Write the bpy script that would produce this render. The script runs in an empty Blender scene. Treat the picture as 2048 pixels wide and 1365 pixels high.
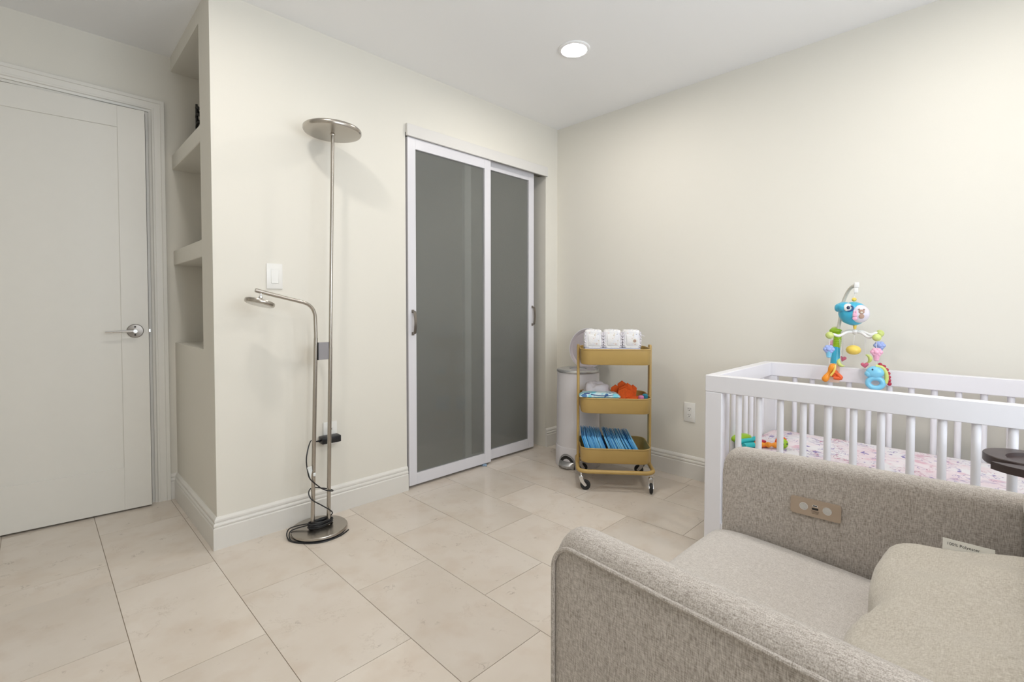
import bpy, bmesh, math, random
from mathutils import Vector, Matrix, Quaternion
random.seed(7)
SC = bpy.context.scene
COL = SC.collection
R = math.radians

# ------------------------------------------------------------------ camera
cam_d = bpy.data.cameras.new('camera')
cam_d.sensor_fit = 'HORIZONTAL'; cam_d.sensor_width = 36.0
cam_d.lens = 956.67 * 36.0 / 2048.0
cam_d.shift_y = -(682.5 - 642.18) / 2048.0
cam_d.clip_start = 0.02
cam = bpy.data.objects.new('camera', cam_d); COL.objects.link(cam)
cam.location = (-2.8885, -2.3962, 1.0598)
_a, _b = R(44.9407), R(-1.47363)
_f = Vector((math.sin(_a) * math.cos(_b), math.cos(_a) * math.cos(_b), math.sin(_b)))
cam.rotation_euler = _f.to_track_quat('-Z', 'Y').to_euler()
SC.camera = cam

# ------------------------------------------------------------------ world, daylight, exposure
SC.view_settings.view_transform = 'Standard'
SC.view_settings.look = 'None'
SC.view_settings.gamma = 1.0
SC.view_settings.use_curve_mapping = False
SC.view_settings.exposure = 0.26
w = bpy.data.worlds.new('world'); SC.world = w; w.use_nodes = True
w.node_tree.nodes['Background'].inputs[0].default_value = (0.80, 0.90, 1.0, 1)
w.node_tree.nodes['Background'].inputs[1].default_value = 1.0
WINDOW_W, DOWN_L = 38.0, 150.0
def area(name, loc, rot, sx, sy, energy, col):
    l = bpy.data.lights.new(name, 'AREA'); l.shape = 'RECTANGLE'; l.size = sx; l.size_y = sy
    l.energy = energy; l.color = col
    o = bpy.data.objects.new(name, l); COL.objects.link(o); o.location = loc; o.rotation_euler = rot
    return o
# daylight entering by the window in the wall behind the camera
area('window_daylight', (-1.80, -3.60, 1.4), (R(90), 0, 0), 1.9, 1.6, WINDOW_W, (0.86, 0.93, 1.0))

# ------------------------------------------------------------------ node materials
MATS = {}
def nm(name):
    m = bpy.data.materials.new(name); m.use_nodes = True
    nt = m.node_tree; b = nt.nodes['Principled BSDF']
    MATS[name] = m
    return m, nt, b
def plain(name, col, rough=0.5, metal=0.0, coat=0.0, bump=0.0, bscale=200.0, var=0.0, spec=0.5, sss=0.0):
    m, nt, b = nm(name)
    b.inputs['Roughness'].default_value = rough; b.inputs['Metallic'].default_value = metal
    b.inputs['Coat Weight'].default_value = coat; b.inputs['Specular IOR Level'].default_value = spec
    tc = nt.nodes.new('ShaderNodeTexCoord')
    n = nt.nodes.new('ShaderNodeTexNoise'); n.inputs['Scale'].default_value = bscale; n.inputs['Detail'].default_value = 3
    nt.links.new(tc.outputs['Object'], n.inputs['Vector'])
    r = nt.nodes.new('ShaderNodeValToRGB')
    r.color_ramp.elements[0].position = 0.3; r.color_ramp.elements[1].position = 0.7
    r.color_ramp.elements[0].color = tuple(c * (1 - var) for c in col) + (1,)
    r.color_ramp.elements[1].color = tuple(min(1, c * (1 + var)) for c in col) + (1,)
    nt.links.new(n.outputs['Fac'], r.inputs['Fac']); nt.links.new(r.outputs['Color'], b.inputs['Base Color'])
    if bump:
        bp = nt.nodes.new('ShaderNodeBump'); bp.inputs['Strength'].default_value = bump; bp.inputs['Distance'].default_value = 0.002
        nt.links.new(n.outputs['Fac'], bp.inputs['Height']); nt.links.new(bp.outputs['Normal'], b.inputs['Normal'])
    return m
def srgb(r, g, b):
    f = lambda c: (c / 255 / 12.92) if c / 255 <= 0.04045 else ((c / 255 + 0.055) / 1.055) ** 2.4
    return (f(r), f(g), f(b))

plain('wall_paint', (0.78, 0.752, 0.682), 0.62, bump=0.05, bscale=350, var=0.006, spec=0.3)
plain('ceiling_paint', (0.93, 0.93, 0.935), 0.8, bump=0.04, bscale=300, var=0.004, spec=0.2)
plain('trim_paint', (0.76, 0.74, 0.70), 0.32, var=0.004, bscale=40)
plain('closet_wall_shaded', (0.42, 0.40, 0.37), 0.7)  # wall colour darkened to stand for the dim closet interior
plain('door_paint', (0.79, 0.77, 0.72), 0.34, var=0.006, bscale=20)
plain('fascia_paint', (0.735, 0.715, 0.69), 0.6, spec=0.3)
plain('closet_white', (0.74, 0.73, 0.77), 0.35, var=0.004)
plain('crib_white', (0.82, 0.81, 0.845), 0.30, var=0.006, bscale=12)
plain('plate_white', (0.84, 0.83, 0.80), 0.3)
plain('grout', (0.33, 0.27, 0.21), 0.9, bump=0.2)
plain('black_plastic', (0.012, 0.012, 0.014), 0.38)
plain('black_rubber', (0.015, 0.015, 0.016), 0.6)
plain('dark_slot', (0.02, 0.018, 0.016), 0.7)
plain('chrome', (0.75, 0.75, 0.76), 0.16, metal=1.0)
plain('pewter', (0.27, 0.245, 0.22), 0.30, metal=1.0)
plain('cart_paint', srgb(188, 157, 94), 0.42, var=0.01)
plain('pail_white', (0.74, 0.72, 0.75), 0.30)
plain('pail_lid_shaded', (0.47, 0.42, 0.445), 0.4)  # mauve shadow on the lid's inner face, put into its colour
plain('pail_grey', (0.36, 0.36, 0.37), 0.35)
plain('pail_silver', (0.5, 0.5, 0.5), 0.25, metal=0.7)
plain('box_lavender', (0.46, 0.47, 0.58), 0.5)
plain('blue_dark', (0.03, 0.075, 0.26), 0.35)
plain('orange_cloth', srgb(222, 92, 22), 0.8, bump=0.3, bscale=120, var=0.1)
plain('white_cloth', (0.74, 0.71, 0.76), 0.85, bump=0.15, bscale=150, var=0.02)
plain('pink_cap', srgb(226, 140, 185), 0.4)
plain('teal_cap', srgb(55, 140, 165), 0.4)
plain('dark_wood', srgb(62, 50, 48), 0.38, var=0.12, bscale=30)
plain('usb_plate', srgb(186, 168, 150), 0.36, metal=0.35)
plain('usb_button', (0.62, 0.61, 0.59), 0.35, metal=0.3)
plain('bracket_grey', srgb(146, 143, 146), 0.45)
plain('print_dark', srgb(95, 80, 66), 0.6)
plain('tag_white', (0.80, 0.79, 0.74), 0.7)
plain('print_black', (0.03, 0.03, 0.03), 0.7)
plain('decor_black', (0.015, 0.014, 0.013), 0.45)
plain('clear_bag', (0.80, 0.82, 0.82), 0.25)
plain('guide_blue', srgb(150, 175, 200), 0.4)
# toys
plain('toy_blue', srgb(62, 178, 212), 0.28, coat=0.3)
plain('toy_skyblue', srgb(130, 205, 238), 0.3, coat=0.3)
plain('toy_white', (0.82, 0.81, 0.79), 0.35)
plain('toy_cream', (0.70, 0.66, 0.58), 0.4)
plain('toy_green', srgb(205, 218, 130), 0.4)
plain('toy_lime', srgb(150, 190, 30), 0.35)
plain('toy_yellow', srgb(238, 208, 96), 0.32)
plain('toy_orange', srgb(240, 150, 40), 0.35)
plain('toy_redorange', srgb(232, 98, 42), 0.4)
plain('toy_red', srgb(176, 44, 72), 0.45)
plain('toy_pink', srgb(240, 180, 205), 0.35)
plain('toy_rose', srgb(222, 112, 138), 0.35)
plain('toy_lilac', srgb(160, 178, 232), 0.35)
plain('toy_peach', srgb(222, 196, 178), 0.3)
plain('toy_brown', srgb(178, 148, 132), 0.5)
plain('toy_teal', srgb(40, 186, 190), 0.4)
plain('toy_face', (0.74, 0.71, 0.80), 0.2, coat=0.4)
plain('toy_navy', (0.015, 0.02, 0.07), 0.2)

def brushed(name, col, rough):
    m, nt, b = nm(name)
    b.inputs['Metallic'].default_value = 1.0; b.inputs['Base Color'].default_value = col + (1,)
    tc = nt.nodes.new('ShaderNodeTexCoord'); mp = nt.nodes.new('ShaderNodeMapping')
    mp.inputs['Scale'].default_value = (300, 300, 4)
    n = nt.nodes.new('ShaderNodeTexNoise'); n.inputs['Scale'].default_value = 1.0
    nt.links.new(tc.outputs['Object'], mp.inputs['Vector']); nt.links.new(mp.outputs[0], n.inputs['Vector'])
    mr = nt.nodes.new('ShaderNodeMapRange'); mr.inputs[3].default_value = rough - 0.002; mr.inputs[4].default_value = rough + 0.002
    nt.links.new(n.outputs['Fac'], mr.inputs[0]); nt.links.new(mr.outputs[0], b.inputs['Roughness'])
    return m
brushed('nickel', (0.47, 0.435, 0.39), 0.27)

def squiggle(nt, vec, scale, width, detail=4, dist=1.2, offs=0.0, rough=0.6):
    """thin wandering line mask: 1 on the line, 0 away"""
    add = nt.nodes.new('ShaderNodeVectorMath'); add.operation = 'ADD'; add.inputs[1].default_value = (offs, offs * 1.7, -offs)
    nt.links.new(vec, add.inputs[0])
    n = nt.nodes.new('ShaderNodeTexNoise'); n.inputs['Scale'].default_value = scale; n.inputs['Detail'].default_value = detail
    n.inputs['Distortion'].default_value = dist; n.inputs['Roughness'].default_value = rough
    nt.links.new(add.outputs[0], n.inputs['Vector'])
    s = nt.nodes.new('ShaderNodeMath'); s.operation = 'SUBTRACT'; s.inputs[1].default_value = 0.5
    a = nt.nodes.new('ShaderNodeMath'); a.operation = 'ABSOLUTE'
    mr = nt.nodes.new('ShaderNodeMapRange'); mr.inputs[1].default_value = 0; mr.inputs[2].default_value = width
    mr.inputs[3].default_value = 1; mr.inputs[4].default_value = 0
    nt.links.new(n.outputs['Fac'], s.inputs[0]); nt.links.new(s.outputs[0], a.inputs[0]); nt.links.new(a.outputs[0], mr.inputs[0])
    return mr.outputs[0]
def noise_mask(nt, vec, scale, lo, hi, offs=0.0, detail=2):
    add = nt.nodes.new('ShaderNodeVectorMath'); add.operation = 'ADD'; add.inputs[1].default_value = (offs, -offs, offs * 0.5)
    nt.links.new(vec, add.inputs[0])
    n = nt.nodes.new('ShaderNodeTexNoise'); n.inputs['Scale'].default_value = scale; n.inputs['Detail'].default_value = detail
    nt.links.new(add.outputs[0], n.inputs['Vector'])
    mr = nt.nodes.new('ShaderNodeMapRange'); mr.inputs[1].default_value = lo; mr.inputs[2].default_value = hi
    nt.links.new(n.outputs['Fac'], mr.inputs[0])
    return mr.outputs[0]
def mul(nt, a, b):
    m = nt.nodes.new('ShaderNodeMath'); m.operation = 'MULTIPLY'
    for i, v in enumerate((a, b)):
        if isinstance(v, (int, float)): m.inputs[i].default_value = v
        else: nt.links.new(v, m.inputs[i])
    return m.outputs[0]
def mixc(nt, fac, a, b):
    m = nt.nodes.new('ShaderNodeMix'); m.data_type = 'RGBA'
    if isinstance(fac, (int, float)): m.inputs[0].default_value = fac
    else: nt.links.new(fac, m.inputs[0])
    for i, v in ((6, a), (7, b)):
        if isinstance(v, tuple): m.inputs[i].default_value = v + (1,)
        else: nt.links.new(v, m.inputs[i])
    return m.outputs[2]

def marble():
    m, nt, b = nm('marble')
    tc = nt.nodes.new('ShaderNodeTexCoord'); oi = nt.nodes.new('ShaderNodeObjectInfo')
    sc = nt.nodes.new('ShaderNodeVectorMath'); sc.operation = 'SCALE'; sc.inputs['Scale'].default_value = 37.0
    cmb = nt.nodes.new('ShaderNodeCombineXYZ')
    for i in range(3): nt.links.new(oi.outputs['Random'], cmb.inputs[i])
    nt.links.new(cmb.outputs[0], sc.inputs[0])
    ad = nt.nodes.new('ShaderNodeVectorMath'); ad.operation = 'ADD'
    nt.links.new(tc.outputs['Object'], ad.inputs[0]); nt.links.new(sc.outputs[0], ad.inputs[1])
    v = ad.outputs[0]
    cloud = noise_mask(nt, v, 4.0, 0.3, 0.7, 0.0, 5)
    col = mixc(nt, cloud, (0.655, 0.58, 0.50), (0.71, 0.645, 0.575))
    warm = noise_mask(nt, v, 9.0, 0.5, 0.75, 3.0, 4)
    col = mixc(nt, mul(nt, warm, 0.45), col, (0.58, 0.47, 0.375))
    veins = mul(nt, squiggle(nt, v, 4.2, 0.010, 7, 0.5, 1.0, 0.68), noise_mask(nt, v, 6.0, 0.52, 0.68, 5.0))
    col = mixc(nt, mul(nt, veins, 0.34), col, (0.40, 0.32, 0.25))
    flk = mul(nt, squiggle(nt, v, 26.0, 0.035, 3, 0.4, 7.0), noise_mask(nt, v, 15.0, 0.64, 0.72, 9.0))
    col = mixc(nt, mul(nt, flk, 0.55), col, (0.29, 0.23, 0.18))
    tint = nt.nodes.new('ShaderNodeMapRange'); tint.inputs[3].default_value = 0.94; tint.inputs[4].default_value = 1.04
    nt.links.new(oi.outputs['Random'], tint.inputs[0])
    h = nt.nodes.new('ShaderNodeHueSaturation'); nt.links.new(tint.outputs[0], h.inputs['Value']); nt.links.new(col, h.inputs['Color'])
    nt.links.new(h.outputs[0], b.inputs['Base Color'])
    mr = nt.nodes.new('ShaderNodeMapRange'); mr.inputs[3].default_value = 0.14; mr.inputs[4].default_value = 0.26
    nt.links.new(cloud, mr.inputs[0]); nt.links.new(mr.outputs[0], b.inputs['Roughness'])
    b.inputs['Specular IOR Level'].default_value = 0.42
marble()

def fabric(name, light, dark, sc, fibre, amount=0.8):
    m, nt, b = nm(name)
    tc = nt.nodes.new('ShaderNodeTexCoord')
    fs = []
    for k, sc3 in enumerate(fibre):
        mp = nt.nodes.new('ShaderNodeMapping'); mp.inputs['Scale'].default_value = sc3
        nt.links.new(tc.outputs['Object'], mp.inputs['Vector'])
        fs.append(noise_mask(nt, mp.outputs[0], 640 * sc, 0.36, 0.66, 3.0 * k, 2))
    f1 = fs[0]
    av = nt.nodes.new('ShaderNodeMath'); av.operation = 'ADD'
    nt.links.new(mul(nt, fs[0], 0.58), av.inputs[0]); nt.links.new(mul(nt, fs[1], 0.42), av.inputs[1])
    f1 = av.outputs[0]
    f2 = noise_mask(nt, tc.outputs['Object'], 150 * sc, 0.35, 0.68, 4.0, 3)
    f3 = noise_mask(nt, tc.outputs['Object'], 14, 0.3, 0.7, 8.0, 2)
    mid = tuple((a + c) / 2 for a, c in zip(light, dark))
    col = mixc(nt, mul(nt, f1, amount), light, dark)
    col = mixc(nt, mul(nt, f2, 0.14), col, mid)
    col = mixc(nt, mul(nt, f3, 0.07), col, dark)
    nt.links.new(col, b.inputs['Base Color'])
    b.inputs['Roughness'].default_value = 0.95; b.inputs['Specular IOR Level'].default_value = 0.15
    b.inputs['Sheen Weight'].default_value = 0.25; b.inputs['Sheen Roughness'].default_value = 0.5
    bp = nt.nodes.new('ShaderNodeBump'); bp.inputs['Strength'].default_value = 0.32; bp.inputs['Distance'].default_value = 0.001
    nt.links.new(f1, bp.inputs['Height']); nt.links.new(bp.outputs[0], b.inputs['Normal'])
fabric('chair_fabric', (0.66, 0.615, 0.57), (0.265, 0.225, 0.19), 1.0, ((1, 1, 0.14), (1, 0.14, 1)), 1.0)
fabric('seat_fabric', (0.69, 0.65, 0.61), (0.42, 0.38, 0.345), 1.0, ((1, 0.16, 1), (0.16, 1, 1)), 0.9)
fabric('pillow_fabric', (0.65, 0.61, 0.54), (0.40, 0.355, 0.29), 1.0, ((0.9, 0.14, 0.9), (0.14, 0.9, 0.9)), 0.9)

def sheet():
    m, nt, b = nm('floral_sheet')
    tc = nt.nodes.new('ShaderNodeTexCoord'); v = tc.outputs['Object']
    col = mixc(nt, noise_mask(nt, v, 7, 0.42, 0.62, 1.0), (0.76, 0.735, 0.76), (0.75, 0.64, 0.68))
    pinkblob = noise_mask(nt, v, 13, 0.58, 0.68, 12.0, 3)
    col = mixc(nt, mul(nt, pinkblob, 0.6), col, (0.62, 0.30, 0.40))
    l1 = mul(nt, squiggle(nt, v, 11, 0.024, 2, 2.2, 3.0), noise_mask(nt, v, 12, 0.47, 0.55, 6.0))
    col = mixc(nt, mul(nt, l1, 0.95), col, (0.20, 0.13, 0.36))
    l2 = mul(nt, squiggle(nt, v, 14, 0.032, 2, 2.0, 11.0), noise_mask(nt, v, 10, 0.52, 0.60, 15.0))
    col = mixc(nt, mul(nt, l2, 0.9), col, (0.40, 0.09, 0.19))
    l3 = noise_mask(nt, v, 24, 0.665, 0.70, 21.0, 2)
    col = mixc(nt, mul(nt, l3, 0.9), col, (0.18, 0.14, 0.38))
    nt.links.new(col, b.inputs['Base Color']); b.inputs['Roughness'].default_value = 0.9
sheet()

def diaper_mat():
    m, nt, b = nm('diaper_print')
    tc = nt.nodes.new('ShaderNodeTexCoord'); v = tc.outputs['Object']
    col = mixc(nt, noise_mask(nt, v, 40, 0.45, 0.6, 1.0), (0.83, 0.82, 0.82), (0.80, 0.80, 0.84))
    for k, (c, o, t) in enumerate((((0.62, 0.28, 0.22), 3.0, 0.70), ((0.22, 0.27, 0.42), 8.0, 0.69), ((0.60, 0.46, 0.22), 14.0, 0.70))):
        col = mixc(nt, mul(nt, noise_mask(nt, v, 62, t, t + 0.05, o, 1), 0.75), col, c)
    nt.links.new(col, b.inputs['Base Color']); b.inputs['Roughness'].default_value = 0.8
    n = nt.nodes.new('ShaderNodeTexNoise'); n.inputs['Scale'].default_value = 70
    nt.links.new(v, n.inputs['Vector'])
    bp = nt.nodes.new('ShaderNodeBump'); bp.inputs['Strength'].default_value = 0.5; bp.inputs['Distance'].default_value = 0.004
    nt.links.new(n.outputs['Fac'], bp.inputs['Height']); nt.links.new(bp.outputs[0], b.inputs['Normal'])
diaper_mat()

def frosted():
    m, nt, b = nm('frosted_glass')
    b.inputs['Base Color'].default_value = (0.56, 0.57, 0.54, 1)
    b.inputs['Transmission Weight'].default_value = 0.80
    b.inputs['Roughness'].default_value = 0.42; b.inputs['IOR'].default_value = 1.25
    b.inputs['Coat Weight'].default_value = 0.55; b.inputs['Coat Roughness'].default_value = 0.06; b.inputs['Coat IOR'].default_value = 1.45
    tc = nt.nodes.new('ShaderNodeTexCoord')
    n = nt.nodes.new('ShaderNodeTexNoise'); n.inputs['Scale'].default_value = 500
    nt.links.new(tc.outputs['Object'], n.inputs['Vector'])
    mr = nt.nodes.new('ShaderNodeMapRange'); mr.inputs[3].default_value = 0.20; mr.inputs[4].default_value = 0.26
    nt.links.new(n.outputs['Fac'], mr.inputs[0]); nt.links.new(mr.outputs[0], b.inputs['Roughness'])
frosted()

def blue_pad():
    m, nt, b = nm('blue_packet')
    oi = nt.nodes.new('ShaderNodeObjectInfo')
    r = nt.nodes.new('ShaderNodeValToRGB')
    r.color_ramp.elements[0].color = srgb(52, 150, 222) + (1,); r.color_ramp.elements[1].color = srgb(140, 212, 255) + (1,)
    nt.links.new(oi.outputs['Random'], r.inputs['Fac']); nt.links.new(r.outputs[0], b.inputs['Base Color'])
    b.inputs['Roughness'].default_value = 0.42
blue_pad()

def wipes():
    m, nt, b = nm('wipes_print')
    tc = nt.nodes.new('ShaderNodeTexCoord'); v = tc.outputs['Object']
    col = mixc(nt, noise_mask(nt, v, 22, 0.46, 0.54, 1.0, 1), srgb(205, 228, 232), srgb(110, 196, 214))
    col = mixc(nt, noise_mask(nt, v, 30, 0.62, 0.66, 5.0, 1), col, srgb(60, 110, 160))
    nt.links.new(col, b.inputs['Base Color']); b.inputs['Roughness'].default_value = 0.3
wipes()

def emit(name, col, s):
    m, nt, b = nm(name)
    b.inputs['Base Color'].default_value = (0.9, 0.9, 0.9, 1)
    b.inputs['Emission Color'].default_value = col + (1,); b.inputs['Emission Strength'].default_value = s
emit('downlight_lens', (1.0, 0.95, 0.88), DOWN_L)
emit('torchiere_diffuser', (1, 1, 1), 0.0)

# ------------------------------------------------------------------ mesh helpers
def V(*a): return Vector(a)
def box(bm, x0, x1, y0, y1, z0, z1, bev=0.0, seg=2, rot=None, about=None):
    r = bmesh.ops.create_cube(bm, size=1.0)
    vs = r['verts']
    for v in vs:
        v.co = Vector(((x0 + x1) / 2 + v.co.x * (x1 - x0), (y0 + y1) / 2 + v.co.y * (y1 - y0), (z0 + z1) / 2 + v.co.z * (z1 - z0)))
    if bev > 0:
        es = list({e for v in vs for e in v.link_edges})
        g = bmesh.ops.bevel(bm, geom=es, offset=bev, segments=seg, profile=0.5, affect='EDGES')
        vs = list({v for f in g['faces'] for v in f.verts} | {v for v in vs if v.is_valid})
    if rot is not None:
        c = about or Vector(((x0 + x1) / 2, (y0 + y1) / 2, (z0 + z1) / 2))
        for v in vs: v.co = rot @ (v.co - c) + c
    return vs
def loft(bm, secs, cap=True, closed_loop=True, ring=False):
    rows = [[bm.verts.new(p) for p in s] for s in secs]
    n = len(rows[0]); m = len(rows)
    for i in range(m if ring else m - 1):
        a, b = rows[i], rows[(i + 1) % m]
        for j in range(n if closed_loop else n - 1):
            k = (j + 1) % n
            bm.faces.new((a[j], a[k], b[k], b[j]))
    if cap and not ring and closed_loop:
        bm.faces.new(list(reversed(rows[0]))); bm.faces.new(rows[-1])
    return rows
def tube(bm, pts, r, n=10, closed=False, cap=True):
    pts = [Vector(p) for p in pts]
    m = len(pts); rs = r if isinstance(r, (list, tuple)) else [r] * m
    tang = []
    for i in range(m):
        if closed: t = pts[(i + 1) % m] - pts[i - 1]
        else: t = pts[min(i + 1, m - 1)] - pts[max(i - 1, 0)]
        tang.append(t.normalized())
    up = Vector((0, 0, 1)) if abs(tang[0].z) < 0.9 else Vector((1, 0, 0))
    nrm = (up - tang[0] * up.dot(tang[0])).normalized()
    secs = []
    for i in range(m):
        if i:
            nrm = (nrm - tang[i] * nrm.dot(tang[i]))
            nrm = nrm.normalized() if nrm.length > 1e-6 else tang[i].orthogonal().normalized()
        bn = tang[i].cross(nrm)
        secs.append([pts[i] + (nrm * math.cos(2 * math.pi * k / n) + bn * math.sin(2 * math.pi * k / n)) * rs[i] for k in range(n)])
    return loft(bm, secs, cap=cap and not closed, ring=closed)
def lathe(bm, prof, n=32, c=(0, 0, 0), mat=None, cap=True):
    c = Vector(c)
    secs = []
    for (r, z) in prof:
        s = []
        for k in range(n):
            p = Vector((max(r, 1e-5) * math.cos(2 * math.pi * k / n), max(r, 1e-5) * math.sin(2 * math.pi * k / n), z))
            if mat: p = mat @ p
            s.append(p + c)
        secs.append(s)
    return loft(bm, secs, cap=cap)
def ellipsoid(bm, c, rx, ry, rz, u=20, v=12, rot=None):
    g = bmesh.ops.create_uvsphere(bm, u_segments=u, v_segments=v, radius=1.0)
    for q in g['verts']:
        p = Vector((q.co.x * rx, q.co.y * ry, q.co.z * rz))
        if rot: p = rot @ p
        q.co = p + Vector(c)
    return g['verts']
def prism(bm, outline, z0, z1, mat=None):
    f = (lambda p: mat @ p) if mat else (lambda p: p)
    return loft(bm, [[f(Vector((x, y, z0))) for x, y in outline], [f(Vector((x, y, z1))) for x, y in outline]])
def spline(pts, n=8, closed=False):
    P = [Vector(p) for p in pts]; out = []; m = len(P)
    rng = range(m) if closed else range(m - 1)
    for i in rng:
        p0 = P[(i - 1) % m] if closed else P[max(i - 1, 0)]
        p1 = P[i]; p2 = P[(i + 1) % m]
        p3 = P[(i + 2) % m] if closed else P[min(i + 2, m - 1)]
        for k in range(n):
            t = k / n
            out.append(0.5 * ((2 * p1) + (-p0 + p2) * t + (2 * p0 - 5 * p1 + 4 * p2 - p3) * t * t + (-p0 + 3 * p1 - 3 * p2 + p3) * t ** 3))
    if not closed: out.append(P[-1])
    return out
def rrect(w, d, r, n=6, cx=0.0, cy=0.0):
    pts = []
    for (sx, sy, a0) in ((1, 1, 0), (-1, 1, 90), (-1, -1, 180), (1, -1, 270)):
        for k in range(n + 1):
            a = R(a0 + 90 * k / n)
            pts.append((cx + sx * (w / 2 - r) + r * math.cos(a), cy + sy * (d / 2 - r) + r * math.sin(a)))
    return pts
def obj(name, bm, mat, parent=None, smooth=40, loc=None, rot=None, label=None):
    bmesh.ops.recalc_face_normals(bm, faces=bm.faces[:])
    me = bpy.data.meshes.new(name); bm.to_mesh(me); bm.free()
    if mat: me.materials.append(MATS[mat])
    if smooth:
        me.polygons.foreach_set('use_smooth', [True] * len(me.polygons))
        me.set_sharp_from_angle(angle=R(smooth))
    o = bpy.data.objects.new(name, me); COL.objects.link(o)
    if parent: o.parent = parent
    if loc: o.location = loc
    if rot: o.rotation_euler = rot
    if label: o['label'] = label
    return o
def tag(o, label, cat=None, group=None, kind=None):
    o['label'] = label
    if cat: o['category'] = cat
    if group: o['group'] = group
    if kind: o['kind'] = kind
    return o
def thing(name, label, cat, loc=(0, 0, 0), rz=0.0, group=None, kind=None):
    o = bpy.data.objects.new(name, None); COL.objects.link(o)
    o.empty_display_size = 0.05
    o.location = loc; o.rotation_euler = (0, 0, rz)
    return tag(o, label, cat, group, kind)
def dup(root, loc=None, rot=None, label=None):
    def cp(o, par):
        c = o.copy(); COL.objects.link(c); c.parent = par
        for ch in [x for x in bpy.data.objects if x.parent == o and x != c]: cp(ch, c)
        return c
    c = cp(root, None)
    if loc is not None: c.location = loc
    if rot is not None: c.rotation_euler = rot
    if label: c['label'] = label
    return c
def B(): return bmesh.new()
def struct(o, label): return tag(o, label, None, None, 'structure')
def text_mesh(name, body, size, mat, parent, matrix, extrude=0.0002):
    cu = bpy.data.curves.new(name, 'FONT'); cu.body = body; cu.size = size; cu.extrude = extrude; cu.align_x = 'CENTER'; cu.align_y = 'CENTER'
    t = bpy.data.objects.new(name, cu); COL.objects.link(t)
    bpy.context.view_layer.update()
    me = bpy.data.meshes.new_from_object(t.evaluated_get(bpy.context.evaluated_depsgraph_get()))
    bpy.data.objects.remove(t); bpy.data.curves.remove(cu)
    me.name = name; me.materials.clear(); me.materials.append(MATS[mat])
    o = bpy.data.objects.new(name, me); COL.objects.link(o); o.parent = parent; o.matrix_local = matrix
    return o

# ------------------------------------------------------------------ room shell
H = 2.44
XL, YF = -4.2, -3.4          # far left wall, wall behind the camera
LA, D = 2.336, 0.818         # outer corner of the closet wall, depth of the door alcove
OX0, OX1, OZ = -1.364, -0.137, 2.075      # closet opening
TW = 0.12

# floor: grout bed with single tiles
bm = B(); box(bm, XL - TW, TW, YF - TW, 1.5, -0.05, -0.0015)
floor = struct(obj('floor', bm, 'grout', smooth=None), 'polished beige marble tile floor')
regions = [(XL, 0.0, YF, 0.0), (XL, -LA, 0.0, D + 0.12), (OX0, OX1, 0.0, 0.70)]
TWX, TLY, GAP = 0.3215, 0.6325, 0.0022
phase = {-1: 0.163, 0: -0.114, 1: -0.466, 2: -0.736, 3: -0.459, 4: -0.111, 5: -0.470, 6: -0.766, 7: -1.132}
full = None
rnd = random.Random(3)
for i in range(-6, 9):
    xa, xb = -2.694 + i * TWX, -2.694 + (i + 1) * TWX
    y0 = phase.get(i, 0.163 - 0.3 * (i % 2))
    k0 = math.floor((YF - y0) / TLY)
    for k in range(k0, k0 + 9):
        ya, yb = y0 + k * TLY, y0 + (k + 1) * TLY
        for (rx0, rx1, ry0, ry1) in regions:
            ax0, ax1 = max(xa + GAP / 2, rx0), min(xb - GAP / 2, rx1)
            ay0, ay1 = max(ya + GAP / 2, ry0), min(yb - GAP / 2, ry1)
            if ax1 - ax0 < 0.004 or ay1 - ay0 < 0.004: continue
            dz = rnd.uniform(-0.0003, 0.0003)
            whole = abs((ax1 - ax0) - (TWX - GAP)) < 1e-5 and abs((ay1 - ay0) - (TLY - GAP)) < 1e-5
            if whole and full:
                t = bpy.data.objects.new('tile', full); COL.objects.link(t); t.parent = floor
            else:
                bm = B(); hx, hy = (ax1 - ax0) / 2, (ay1 - ay0) / 2
                box(bm, -hx, hx, -hy, hy, -0.008, 0.0)
                t = obj('tile', bm, 'marble', floor, smooth=None)
                if whole: full = t.data
            t.location = ((ax0 + ax1) / 2, (ay0 + ay1) / 2, dz)

# closet wall (back)
bm = B()
box(bm, -LA, OX0, 0, TW, 0, H); box(bm, OX1, TW, 0, TW, 0, H); box(bm, OX0, OX1, 0, TW, OZ, H)
struct(obj('wall_back', bm, 'wall_paint', smooth=None), 'cream painted wall around the sliding closet doors')
# right wall
bm = B(); box(bm, 0, TW, YF - TW, 0, 0, H)
struct(obj('wall_right', bm, 'wall_paint', smooth=None), 'cream painted wall behind the crib')
# wall behind the camera with a window opening
WX0, WX1, WZ0, WZ1 = -2.75, -0.85, 0.60, 2.20
bm = B()
box(bm, XL - TW, WX0, YF - TW, YF, 0, H); box(bm, WX1, 0, YF - TW, YF, 0, H)
box(bm, WX0, WX1, YF - TW, YF, 0, WZ0); box(bm, WX0, WX1, YF - TW, YF, WZ1, H)
struct(obj('wall_front', bm, 'wall_paint', smooth=None), 'cream wall with the window behind the viewer')
win = thing('window_1', 'white framed window in the wall behind the viewer', None, (WX0, YF - 0.06, WZ0), kind='structure')
ww, wh = WX1 - WX0, WZ1 - WZ0
for nme, a in (('window_frame', (0, 0.05, 0, wh)), ('window_frame', (ww - 0.05, ww, 0, wh)), ('window_frame', (0.05, ww - 0.05, 0, 0.05)), ('window_frame', (0.05, ww - 0.05, wh - 0.05, wh)), ('mullion', (ww / 2 - 0.02, ww / 2 + 0.02, 0.05, wh - 0.05))):
    bm = B(); box(bm, a[0], a[1], -0.03, 0.03, a[2], a[3]); obj(nme, bm, 'trim_paint', win, smooth=None)
# left wall
bm = B(); box(bm, XL - TW, XL, YF, D + TW, 0, H)
struct(obj('wall_left', bm, 'wall_paint', smooth=None), 'cream wall on the far left side')
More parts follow.
